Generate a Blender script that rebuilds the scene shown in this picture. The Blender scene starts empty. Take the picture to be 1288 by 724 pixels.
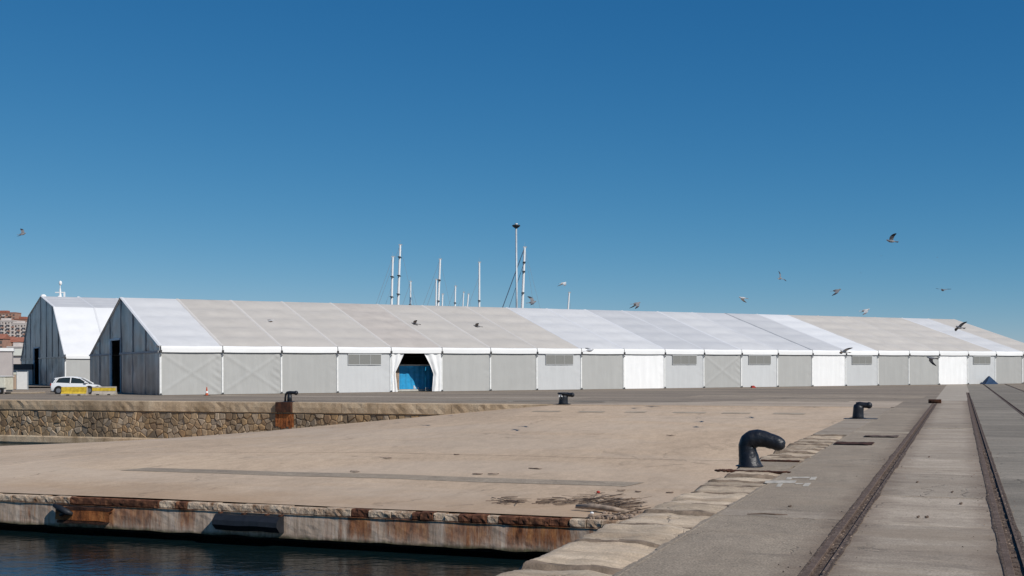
import bpy, bmesh, math, random
from mathutils import Vector, Matrix, noise
R = random.Random(7)
rad = math.radians
sc = bpy.context.scene
COL = sc.collection

# ------------------------------------------------------------ camera, sky, sun, exposure
H = 2.07                                    # eye height above the quay
F = 1500.0                                  # focal length in photo pixels (1288 wide)
def HZ(u): return 465.0 - 0.003 * u         # horizon in the photo
cam = bpy.data.cameras.new('camera'); camo = bpy.data.objects.new('camera', cam); COL.objects.link(camo)
cam.sensor_width = 36; cam.lens = F / 1288 * 36
cam.clip_start = 0.1; cam.clip_end = 9000
cam.shift_y = (HZ(644) - 362) / 1288
ROLL = math.atan(0.003)
camo.matrix_world = Matrix.Translation((0, 0, H)) @ Matrix.Rotation(rad(90), 4, 'X') @ Matrix.Rotation(-ROLL, 4, 'Z')
sc.camera = camo

SUN_DIR = Vector((0.74, -0.67)).normalized()         # towards the sun, on the ground
SUN_EL = rad(40)
w = bpy.data.worlds.new('World'); sc.world = w; w.use_nodes = True
nt = w.node_tree; nt.nodes.clear()
sky = nt.nodes.new('ShaderNodeTexSky'); sky.sky_type = 'NISHITA'; sky.sun_disc = False
sky.sun_elevation = SUN_EL; sky.sun_rotation = math.atan2(SUN_DIR.x, SUN_DIR.y)
sky.altitude = 0; sky.air_density = 0.6; sky.dust_density = 0.0; sky.ozone_density = 3.0
bg = nt.nodes.new('ShaderNodeBackground'); bg.inputs[1].default_value = 0.085
wo = nt.nodes.new('ShaderNodeOutputWorld')
SKY = 0.085                                  # film response of the clear polarised sky, one curve per channel
sp_ = nt.nodes.new('ShaderNodeSeparateColor'); cb_ = nt.nodes.new('ShaderNodeCombineColor')
nt.links.new(sky.outputs[0], sp_.inputs[0])
for ch, (gm, kk) in enumerate(((1.58, 1.04), (.86, .675), (.58, .67))):
    a_ = nt.nodes.new('ShaderNodeMath'); a_.operation = 'MULTIPLY'; a_.inputs[1].default_value = SKY
    p_ = nt.nodes.new('ShaderNodeMath'); p_.operation = 'POWER'; p_.inputs[1].default_value = gm
    m_ = nt.nodes.new('ShaderNodeMath'); m_.operation = 'MULTIPLY'; m_.inputs[1].default_value = kk / SKY
    nt.links.new(sp_.outputs[ch], a_.inputs[0]); nt.links.new(a_.outputs[0], p_.inputs[0]); nt.links.new(p_.outputs[0], m_.inputs[0]); nt.links.new(m_.outputs[0], cb_.inputs[ch])
nt.links.new(cb_.outputs[0], bg.inputs[0]); nt.links.new(bg.outputs[0], wo.inputs[0])
sl = bpy.data.lights.new('sun', 'SUN'); sl.energy = 4.3; sl.angle = rad(0.5); sl.color = (1, 0.955, 0.89)
so = bpy.data.objects.new('sun', sl); COL.objects.link(so)
sd = Vector((SUN_DIR.x * math.cos(SUN_EL), SUN_DIR.y * math.cos(SUN_EL), math.sin(SUN_EL)))
so.rotation_euler = (-sd).to_track_quat('-Z', 'Y').to_euler(); so.location = (30, -20, 60)
sc.view_settings.view_transform = 'Standard'; sc.view_settings.look = 'None'
sc.view_settings.exposure = 0.0; sc.view_settings.gamma = 1.0

# ------------------------------------------------------------ frames of the place
QO = Vector((0.083, 12.47, 0)); QA = math.atan2(-0.352, 0.936)      # quay frame: x = inland, y = along the quay
QM = Matrix.Translation(QO) @ Matrix.Rotation(QA, 4, 'Z')
TM1 = Matrix.Translation((-28.03, 95.11, 0)) @ Matrix.Rotation(math.atan2(0.4974, 0.8675), 4, 'Z')
def Q(t, s, z=0): return QM @ Vector((t, s, z))
def G(u, v, z=0):                            # a photo pixel on the level z
    Y = F * (H - z) / (v - HZ(u)); return Vector(((u - 644) / F * Y, Y, z))
def GQ(u, v, z=0): return QM.inverted() @ G(u, v, z)
def D(u, v, Y): return Vector(((u - 644) / F * Y, Y, H + (HZ(u) - v) * Y / F))
WATER = -2.9

# ------------------------------------------------------------ materials
def S(c):                                    # sRGB 0-255 to linear
    return tuple(((x / 255) / 12.92 if x / 255 < 0.04045 else ((x / 255 + 0.055) / 1.055) ** 2.4) for x in c) + (1,)
class N:
    def __init__(s, name):
        s.m = bpy.data.materials.new(name); s.m.use_nodes = True; s.t = s.m.node_tree
        s.b = s.t.nodes['Principled BSDF']; s.co = s.t.nodes.new('ShaderNodeTexCoord')
        s.last = s.co.outputs['Object']
    def n(s, typ, **k):
        o = s.t.nodes.new(typ)
        for a, b in k.items(): setattr(o, a, b)
        return o
    def L(s, a, b): s.t.links.new(a, b)
    def coord(s, scale=(1, 1, 1), rot=(0, 0, 0)):
        mp = s.n('ShaderNodeMapping'); mp.inputs['Scale'].default_value = scale; mp.inputs['Rotation'].default_value = rot
        s.L(s.co.outputs['Object'], mp.inputs[0]); return mp.outputs[0]
    def noise(s, sc_, det=4, rough=.55, scale=(1, 1, 1), dist=0):
        o = s.n('ShaderNodeTexNoise'); o.inputs['Scale'].default_value = sc_; o.inputs['Detail'].default_value = det
        o.inputs['Roughness'].default_value = rough; o.inputs['Distortion'].default_value = dist
        s.L(s.coord(scale), o.inputs['Vector']); return o.outputs['Fac']
    def ramp(s, fac, stops, interp='LINEAR'):
        o = s.n('ShaderNodeValToRGB'); o.color_ramp.interpolation = interp
        e = o.color_ramp.elements
        while len(e) < len(stops): e.new(0.5)
        for i, (p, c) in enumerate(stops):
            e[i].position = p; e[i].color = c if not isinstance(c, (int, float)) else (c, c, c, 1)
        s.L(fac, o.inputs[0]); return o.outputs[0]
    def mix(s, fac, a, b, mode='MIX'):
        o = s.n('ShaderNodeMix', data_type='RGBA', blend_type=mode)
        for sock, val in ((o.inputs[0], fac), (o.inputs[6], a), (o.inputs[7], b)):
            if isinstance(val, (int, float)): sock.default_value = val
            elif isinstance(val, tuple): sock.default_value = val
            else: s.L(val, sock)
        return o.outputs[2]
    def math(s, op, a, b=0.0, clamp=False):
        o = s.n('ShaderNodeMath', operation=op, use_clamp=clamp)
        for i, v in ((0, a), (1, b)):
            if isinstance(v, (int, float)): o.inputs[i].default_value = v
            else: s.L(v, o.inputs[i])
        return o.outputs[0]
    def bump(s, h, strength=.5, dist=.02):
        o = s.n('ShaderNodeBump'); o.inputs['Strength'].default_value = strength; o.inputs['Distance'].default_value = dist
        s.L(h, o.inputs['Height']); s.L(o.outputs[0], s.b.inputs['Normal'])
    def base(s, c, rough=.8, metal=0, spec=.3):
        i = s.b.inputs['Base Color']
        if isinstance(c, tuple): i.default_value = c
        else: s.L(c, i)
        s.b.inputs['Roughness'].default_value = rough; s.b.inputs['Metallic'].default_value = metal
        s.b.inputs['Specular IOR Level'].default_value = spec
        return s.m
def simple(name, c, rough=.7, metal=0, var=.12, sc_=3, bump=0, spec=.3, rnd=0):
    k = N(name); c = tuple(c[:3]) + (1,)
    f = k.noise(sc_, 5)
    col = k.mix(k.ramp(f, [(.3, 0.), (.7, 1.)]), tuple(x * (1 - var) for x in c[:3]) + (1,), tuple(min(1, x * (1 + var)) for x in c[:3]) + (1,))
    if rnd:
        oi = k.n('ShaderNodeObjectInfo')
        v = k.math('ADD', k.math('MULTIPLY', oi.outputs['Random'], 2 * rnd), 1 - rnd)
        cb = k.n('ShaderNodeCombineColor')
        for q in range(3): k.L(v, cb.inputs[q])
        col = k.mix(1.0, col, cb.outputs[0], 'MULTIPLY')
    if bump: k.bump(k.noise(sc_ * 8, 5), .6, bump)
    return k.base(col, rough, metal, spec)

def concrete(name, lo, mid, hi, big=.25, crack=.25, crk=1.0, streak=(1, 1, 1), speck=.25, rough=.9, bump=.008, gain=1.0, rnd=0.0, silt=False, rails=False, warm=1.0):
    k = N(name); lo, mid, hi = [tuple(q * g for q, g in zip(c[:3], (gain, gain * .985 * warm ** .42, gain * .93 * warm))) + (1,) for c in (lo, mid, hi)]
    f1 = k.noise(big, 6, .6, streak, .3)
    col = k.ramp(f1, [(.28, lo), (.5, mid), (.72, hi)])
    f2 = k.noise(2.2, 8, .7, streak)
    col = k.mix(.55, col, k.ramp(f2, [(.28, .36), (.5, .5), (.72, .63)]), 'OVERLAY')
    f3 = k.noise(38, 3, .6)
    col = k.mix(speck, col, k.ramp(f3, [(.32, .2), (.5, .5), (.68, .8)]), 'OVERLAY')
    fm = k.noise(9, 5, .75)
    col = k.mix(.6, col, k.ramp(fm, [(.3, .36), (.5, .5), (.7, .62)]), 'OVERLAY')
    f4 = k.noise(0.9, 5, .65, (1, 1, 1), 1.0)
    col = k.mix(k.ramp(f4, [(.60, 0.), (.72, .35)]), col, tuple(x * .55 for x in lo[:3]) + (1,))
    if silt:
        sp = k.n('ShaderNodeSeparateXYZ'); k.L(k.co.outputs['Object'], sp.inputs[0])
        q_ = k.math('ADD', k.math('MULTIPLY', k.math('SUBTRACT', sp.outputs[1], 17.2), .16), k.math('MULTIPLY', k.math('SUBTRACT', k.noise(.5, 6, .7), .5), 1.5))
        col = k.mix(k.ramp(q_, [(0, .55), (.45, .3), (.8, 0.)]), col, lin(.36, .235, .14))
        q2 = k.ramp(k.noise(.06, 4, .6, (1, 2.5, 1), .6), [(.45, 0.), (.6, .3)])
        col = k.mix(q2, col, lin(.5, .42, .34))
    if rails:
        sp = k.n('ShaderNodeSeparateXYZ'); k.L(k.co.outputs['Object'], sp.inputs[0])
        d = k.math('MINIMUM', k.math('ABSOLUTE', k.math('SUBTRACT', sp.outputs[0], 2.93)), k.math('ABSOLUTE', k.math('SUBTRACT', sp.outputs[0], 4.85)))
        d = k.math('ADD', d, k.math('MULTIPLY', k.math('SUBTRACT', k.noise(1.5, 6, .75), .5), .9))
        col = k.mix(k.ramp(d, [(.08, .65), (.5, 0.)]), col, lin(.15, .105, .075))
        q3 = k.ramp(k.noise(.55, 6, .7, (.6, 1.5, 1), .8), [(.47, 0.), (.62, .45)])
        col = k.mix(q3, col, lin(.3, .235, .17))
        q4 = k.ramp(k.noise(.9, 6, .75, (.5, 2.2, 1), 1.2), [(.55, 0.), (.66, .4)])
        col = k.mix(q4, col, lin(.11, .09, .075))
    h = f3
    if crk:
        v = k.n('ShaderNodeTexVoronoi', feature='DISTANCE_TO_EDGE'); v.inputs['Scale'].default_value = crack
        dn = k.n('ShaderNodeTexNoise'); dn.inputs['Scale'].default_value = 1.1; dn.inputs['Detail'].default_value = 6
        k.L(k.co.outputs['Object'], dn.inputs['Vector'])
        va = k.n('ShaderNodeVectorMath', operation='SCALE'); k.L(dn.outputs['Color'], va.inputs[0]); va.inputs['Scale'].default_value = 1.6
        vb = k.n('ShaderNodeVectorMath', operation='ADD'); k.L(k.coord((1, .45, 1)), vb.inputs[0]); k.L(va.outputs[0], vb.inputs[1])
        k.L(vb.outputs[0], v.inputs['Vector'])
        line = k.ramp(v.outputs['Distance'], [(0, 1.), (.004, .8), (.009, 0.)])
        mask = k.ramp(k.noise(.35, 2), [(.5, 0.), (.6, 1.)])
        line = k.math('MULTIPLY', line, mask)
        col = k.mix(k.math('MULTIPLY', line, crk), col, tuple(x * .3 for x in lo[:3]) + (1,))
        h = k.math('SUBTRACT', f3, k.math('MULTIPLY', line, 3.0))
    h = k.math('ADD', h, k.math('MULTIPLY', f2, 1.5))
    k.bump(h, .5, bump)
    if rnd:
        oi = k.n('ShaderNodeObjectInfo'); v = k.math('ADD', k.math('MULTIPLY', oi.outputs['Random'], 2 * rnd), 1 - rnd)
        cb = k.n('ShaderNodeCombineColor'); [k.L(v, cb.inputs[q]) for q in range(3)]
        col = k.mix(1.0, col, cb.outputs[0], 'MULTIPLY')
    return k.base(col, rough, 0, .2)

def lin(*c): return tuple(c) + (1,)
M = {}
M['ramp'] = concrete('ramp_concrete', lin(.24, .185, .14), lin(.295, .228, .173), lin(.34, .265, .2), .12, .1, .25, (1, .5, 1), gain=1.66, silt=True, warm=.96)
M['asphalt'] = concrete('old_asphalt', lin(.115, .100, .088), lin(.15, .13, .113), lin(.195, .168, .143), .16, .22, .7, (.35, 1.2, 1), .5, gain=1.6, warm=.9)
M['asphalt_near'] = concrete('worn_asphalt', lin(.155, .138, .122), lin(.185, .165, .146), lin(.22, .195, .172), .45, .5, .35, (1, .6, 1), .7, gain=1.6, rails=True, warm=.85)
M['slab'] = concrete('slab_concrete', lin(.19, .16, .135), lin(.245, .21, .178), lin(.3, .26, .225), .5, .4, .5, (.5, 1.4, 1), .4, gain=1.45, rnd=.12, rails=True, warm=.96)
M['slab_far'] = concrete('pale_far_slab_concrete', lin(.22, .19, .165), lin(.28, .245, .21), lin(.33, .29, .25), .5, .4, .2, (.5, 1.4, 1), .3, gain=1.4)
M['slab_dark'] = concrete('dark_slab_concrete', lin(.12, .11, .098), lin(.16, .146, .13), lin(.21, .19, .17), .35, .3, .7, (.5, 1.3, 1), .4, gain=1.42, rnd=.1, warm=.93)
M['ramp_far'] = concrete('yard_concrete', lin(.22, .18, .145), lin(.27, .22, .18), lin(.32, .265, .215), .3, .2, .3, (.4, 1.4, 1), gain=1.5)
M['foot_dirt'] = concrete('brown_foot_dirt', lin(.14, .1, .07), lin(.2, .15, .11), lin(.25, .19, .15), .5, .2, 0, (.4, 1.4, 1), gain=1.1)
M['patch'] = concrete('pale_concrete_patch', lin(.3, .25, .2), lin(.36, .3, .24), lin(.4, .34, .28), 1, .4, 0)
M['coping'] = concrete('coping_stone', lin(.26, .195, .14), lin(.37, .29, .215), lin(.46, .375, .29), .9, .6, .3, (.3, 2.6, 1), .25, bump=.02, gain=1.14, rnd=.16, warm=1.04)
M['wallcap'] = concrete('wall_cap_stone', lin(.23, .165, .105), lin(.35, .265, .185), lin(.42, .34, .25), .7, .6, .2, (1, 1, .5), .35, bump=.03, gain=1.3, rnd=.15)
M['mortar'] = simple('mortar', (.33, .25, .175), .95, 0, .3, 4, .02)
M['bed'] = simple('coping_joint_dirt', (.07, .05, .036), .95, 0, .4, 3, .02)
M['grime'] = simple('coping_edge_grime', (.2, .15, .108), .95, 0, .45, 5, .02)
M['joint'] = simple('slab_joint_dirt', (.15, .115, .09), .95, 0, .3, 3)
M['edge'] = concrete('chipped_edge_concrete', lin(.2, .1, .05), lin(.44, .34, .26), lin(.58, .48, .38), 3.0, .6, 0, (1, 1, 1), .5, bump=.05)
M['dark_wall'] = simple('wet_dark_concrete', (.02, .019, .016), .8, 0, .3, 2, .03)
M['side_wall'] = simple('quay_side_concrete', (.17, .14, .11), .9, 0, .3, 1.2, .02)

def stone_mat():
    k = N('rubble_stone'); oi = k.n('ShaderNodeObjectInfo')
    col = k.ramp(oi.outputs['Random'], [(0, lin(.2, .15, .1)), (.18, lin(.33, .22, .12)), (.32, lin(.27, .22, .17)), (.46, lin(.46, .33, .2)), (.6, lin(.24, .15, .085)), (.72, lin(.4, .26, .13)), (.92, lin(.36, .28, .2)), (1, lin(.55, .43, .3))])
    col = k.mix(.7, col, k.ramp(k.noise(5, 6, .7), [(.25, .3), (.5, .5), (.75, .68)]), 'OVERLAY')
    stain = k.ramp(k.noise(.5, 4, .6, (1, 1, .35)), [(.45, 0.), (.62, .7)])
    col = k.mix(stain, col, lin(.12, .095, .07))
    k.bump(k.noise(14, 5), .6, .03)
    return k.base(col, .92)
M['stone'] = stone_mat()

def rust_mat(name, a, b, c, scale=4, metal=.1):
    k = N(name)
    col = k.ramp(k.noise(scale, 8, .7, (1, 1, .6)), [(.3, a), (.5, b), (.7, c)])
    k.bump(k.noise(scale * 7, 6), .8, .015); return k.base(col, .85, metal, .2)
M['rust'] = rust_mat('rusty_iron', lin(.022, .013, .011), lin(.06, .028, .018), lin(.13, .05, .025))
M['rust_bright'] = rust_mat('orange_rust', lin(.05, .02, .012), lin(.27, .09, .03), lin(.46, .18, .06), 3)
M['rust_edge'] = rust_mat('flaking_edge_rust', lin(.035, .018, .013), lin(.12, .05, .028), lin(.3, .14, .07), 5)
M['rail'] = rust_mat('rusted_rail_steel', lin(.085, .06, .047), lin(.13, .092, .072), lin(.2, .15, .12), 6, .1)
M['groove'] = rust_mat('groove_dirt', lin(.045, .031, .024), lin(.10, .07, .052), lin(.22, .17, .13), 9, 0)

def face_mat():
    k = N('stained_quay_face')
    sep = k.n('ShaderNodeSeparateXYZ'); k.L(k.co.outputs['Object'], sep.inputs[0])
    x = k.math('MULTIPLY', k.math('ADD', sep.outputs[0], 24.0), 1 / 24.0)
    wob = k.math('MULTIPLY', k.math('SUBTRACT', k.noise(1.6, 6, .75, (2.2, 1, .35)), .5), .08)
    x = k.math('ADD', x, wob)
    col = k.ramp(k.noise(1.3, 7, .7, (2.2, 1, .5)), [(.3, lin(.24, .17, .13)), (.48, lin(.46, .345, .255)), (.68, lin(.6, .48, .38))])
    col = k.mix(.75, col, k.ramp(k.noise(5, 6, .7, (3, 1, .35)), [(.3, .28), (.5, .5), (.7, .66)]), 'OVERLAY')
    iv = [(-21.3, -17.7, .8), (-16.9, -16.4, .9), (-11.45, -10.85, .95), (-10.15, -8.95, .85), (-8.5, -7.1, .8), (-6.7, -5.0, 1.)]
    st = [(0, 0.)]
    for a, b, m in iv:
        st += [((a + 23.8) / 24, 0.), ((a + 24.2) / 24, m), ((b + 23.85) / 24, m), ((b + 24.2) / 24, 0.)]
    rust = k.ramp(x, st)
    vert = k.ramp(k.noise(2.5, 5, .8, (3, 1, .25)), [(.3, .55), (.5, 1.)])
    rc = k.ramp(k.noise(3.2, 7, .7, (1.6, 1, .6)), [(.32, lin(.07, .028, .016)), (.5, lin(.27, .10, .04)), (.68, lin(.52, .24, .09))])
    thin = k.math('MULTIPLY', k.ramp(k.noise(1.4, 6, .85, (2.6, 1, .12)), [(.54, 0.), (.62, .8)]), k.ramp(k.noise(.6, 3, .6), [(.42, .2), (.6, 1.)]))
    col = k.mix(thin, col, rc)
    dn = k.n('ShaderNodeTexNoise'); dn.inputs['Scale'].default_value = 1.0; dn.inputs['Detail'].default_value = 5; dn.inputs['Roughness'].default_value = .8
    k.L(k.coord((4.5, 0, 0)), dn.inputs['Vector'])
    drip = k.ramp(k.math('SUBTRACT', k.math('ADD', sep.outputs[2], 3.15), k.math('MULTIPLY', dn.outputs['Fac'], 1.15)), [(0, .3), (.1, .75), (.3, 1.)])
    col = k.mix(k.math('MULTIPLY', k.math('MULTIPLY', rust, vert), drip), col, rc)
    z = k.math('ADD', sep.outputs[2], k.math('MULTIPLY', k.noise(2.5, 5, .7), .22))
    alg = k.ramp(k.math('MULTIPLY', k.math('ADD', z, 2.75), 2.0), [(0, 1.), (.42, .85), (.62, 0.)])
    col = k.mix(alg, col, k.ramp(k.noise(7, 5), [(.35, lin(.018, .018, .008)), (.6, lin(.075, .075, .03)), (.75, lin(.2, .17, .11))]))
    k.bump(k.noise(9, 7, .7, (1, 1, .5)), .6, .02)
    return k.base(col, .92)
M['face'] = face_mat()

def fabric(name, c, var=.05, vert=True, rough=.65, gain=.8):
    k = N(name); c = tuple(x * gain for x in c)
    col = k.mix(k.ramp(k.noise(.7, 5, .6, (3, 1, .3) if vert else (1, 1, 1)), [(.3, 0.), (.7, 1.)]), tuple(x * (1 - var * 1.6) for x in c) + (1,), tuple(min(.95, x * (1 + var)) for x in c) + (1,))
    col = k.mix(k.ramp(k.noise(.35, 6, .7), [(.55, 0.), (.8, .25)]), col, tuple(x * .72 for x in c) + (1,))
    oi = k.n('ShaderNodeObjectInfo'); v = k.math('ADD', k.math('MULTIPLY', oi.outputs['Random'], .09), .955)
    cb = k.n('ShaderNodeCombineColor'); [k.L(v, cb.inputs[q]) for q in range(3)]
    col = k.mix(1.0, col, cb.outputs[0], 'MULTIPLY')
    k.bump(k.noise(2.2, 3, .5, (2.2, 1, .5)), .35, .03)
    return k.base(col, rough, 0, .35)
M['wall_grey'] = fabric('grey_wall_fabric', (.49, .49, .47), .035)
M['wall_pale'] = fabric('pale_wall_fabric', (.56, .57, .57), .035, gain=.95)
M['wall_white'] = fabric('white_wall_fabric', (.88, .88, .87), .04, gain=.9)
M['band'] = fabric('white_eave_fabric', (.80, .80, .79), .03, False, gain=.95)
M['roof_white'] = fabric('white_roof_fabric', (.76, .755, .75), .04, False)
M['roof_bright'] = fabric('bright_roof_fabric', (.84, .84, .84), .03, False, gain=.86)
M['roof_grey'] = fabric('grey_roof_fabric', (.68, .68, .685), .04, False)
M['roof_beige'] = fabric('beige_roof_fabric', (.66, .61, .545), .05, False)
M['roof_tan'] = fabric('tan_roof_fabric', (.60, .54, .48), .07, False)
M['seam_white'] = fabric('white_seam_fabric', (.8, .8, .81), .03, False)
M['seam_beige'] = fabric('beige_seam_fabric', (.72, .675, .62), .03, False)
M['post'] = simple('white_painted_post', (.72, .72, .70), .5)
M['clamp'] = simple('dark_clamp', (.05, .05, .05), .6)
M['mesh'] = None
def mesh_mat():
    k = N('vent_mesh')
    v = k.n('ShaderNodeTexBrick'); v.offset = 0; v.inputs['Scale'].default_value = 1
    k.L(k.coord((7, 1, 7), (rad(90), 0, 0)), v.inputs['Vector'])
    v.inputs['Color1'].default_value = lin(.22, .22, .205); v.inputs['Color2'].default_value = lin(.24, .24, .225); v.inputs['Mortar'].default_value = lin(.17, .17, .16)
    v.inputs['Mortar Size'].default_value = .03
    return k.base(v.outputs['Color'], .8)
M['mesh'] = mesh_mat()

def metal_sheet(name, c, rough=.38):
    k = N(name)
    f = k.noise(1.1, 5, .6, (1, 1, .22))
    col = k.mix(k.ramp(f, [(.3, 0.), (.7, 1.)]), tuple(x * .6 for x in c) + (1,), tuple(x * 1.3 for x in c) + (1,))
    g = k.noise(.33, 4, .55, (1, 1, 1.6), .4)
    col = k.mix(k.ramp(g, [(.45, 0.), (.62, .6)]), col, tuple(x * .35 for x in c) + (1,))
    k.bump(k.noise(.8, 3, .5, (1, 1, .4)), .5, .12)
    return k.base(col, rough, .75, .5)
M['sheet'] = metal_sheet('galvanised_gable_sheet', (.235, .245, .265))
M['sheet_low'] = metal_sheet('draped_gable_sheet', (.5, .49, .46), .5)
M['sheet_bar'] = simple('gable_rail', (.3, .31, .325), .6, 0)
M['blue_edge'] = simple('pale_blue_door_frame', (.45, .56, .62), .6)
M['white'] = simple('white_paint', (.78, .78, .77), .45, 0, .05)
M['road_paint'] = simple('worn_road_paint', (.44, .4, .34), .85, 0, .35, 9)
M['iron'] = None
def iron_mat():
    k = N('tarred_black_iron')
    col = k.ramp(k.noise(5, 7, .7), [(.35, lin(.008, .010, .015)), (.6, lin(.016, .018, .024)), (.74, lin(.055, .045, .036))])
    k.bump(k.noise(9, 5, .6), .9, .02)
    return k.base(col, .4, .0, .35)
M['iron'] = iron_mat()
M['rubber'] = simple('black_rubber', (.012, .014, .018), .55, 0, .3, 5, .01, .4)
M['container'] = simple('blue_container_paint', (.025, .29, .56), .5, 0, .2, 2.5)
M['container_low'] = simple('pale_container_rail', (.45, .44, .4), .7)
M['yellow'] = simple('yellow_barrier_paint', (.55, .38, .035), .8, 0, .35, 4)
M['barrier'] = simple('barrier_concrete', (.36, .32, .27), .9, 0, .25, 4, .01)
M['carpaint'] = simple('white_car_paint', (.75, .76, .77), .25, 0, .02, 3, 0, .6)
M['glass'] = simple('dark_glass', (.02, .03, .032), .12, 0, .1, 1, 0, .6)
M['tyre'] = simple('tyre_rubber', (.015, .015, .016), .8)
M['rim'] = simple('wheel_rim', (.3, .3, .31), .35, .7)
M['red'] = simple('red_plastic', (.35, .03, .02), .5)
M['cone'] = simple('orange_cone', (.5, .09, .03), .6)
M['navy'] = simple('navy_tarp', (.02, .05, .11), .7)
M['grey_pole'] = simple('galvanised_pole', (.45, .48, .5), .5, .3)
M['dark_metal'] = simple('dark_metal', (.06, .065, .07), .5, .3)
M['cable'] = simple('steel_cable', (.28, .33, .38), .5, .3)
M['cable_dark'] = simple('dark_furled_sail', (.06, .09, .14), .7)
M['bird'] = simple('pigeon_grey', (.2, .2, .21), .8, 0, .3, 14)
M['bird_pale'] = simple('pigeon_pale', (.5, .5, .5), .8, 0, .25, 14)
M['bird_dark'] = simple('pigeon_dark', (.04, .04, .05), .8)
M['wood'] = simple('driftwood', (.3, .23, .175), .9, 0, .4, 6)
M['wood_dark'] = simple('dark_driftwood', (.14, .1, .075), .9, 0, .4, 6)
M['pebble'] = simple('rubble_chip', (.27, .2, .15), .9, 0, .35, 5)
M['brick_wall'] = simple('brick_facade', (.36, .21, .155), .9, 0, .15, .3)
M['white_wall'] = simple('white_facade', (.56, .5, .46), .9, 0, .08, .3)
M['tan_wall'] = simple('tan_facade', (.45, .33, .24), .9, 0, .1, .3)
M['shed'] = simple('grey_render', (.42, .38, .365), .9, 0, .06, 1.0)
M['roof_tile'] = simple('red_roof', (.3, .12, .08), .9, 0, .2, .4)
M['window'] = simple('window_dark', (.13, .11, .10), .4)
M['hill'] = simple('scrub_hill', (.12, .1, .07), .95, 0, .3, .02)
M['cream'] = simple('cream_panel', (.62, .6, .5), .6)

def water_mat():
    k = N('harbour_water')
    a = k.noise(.9, 3, .55, (1, 1.3, 1), .3); b = k.noise(3.6, 4, .6, (1, 1.4, 1), .2)
    h = k.math('ADD', a, k.math('MULTIPLY', b, .32))
    k.bump(h, 1.0, .042)
    m = k.base(lin(.004, .012, .014), .06, 0, .5); k.b.inputs['IOR'].default_value = 1.333
    return m
M['water'] = water_mat()

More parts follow.
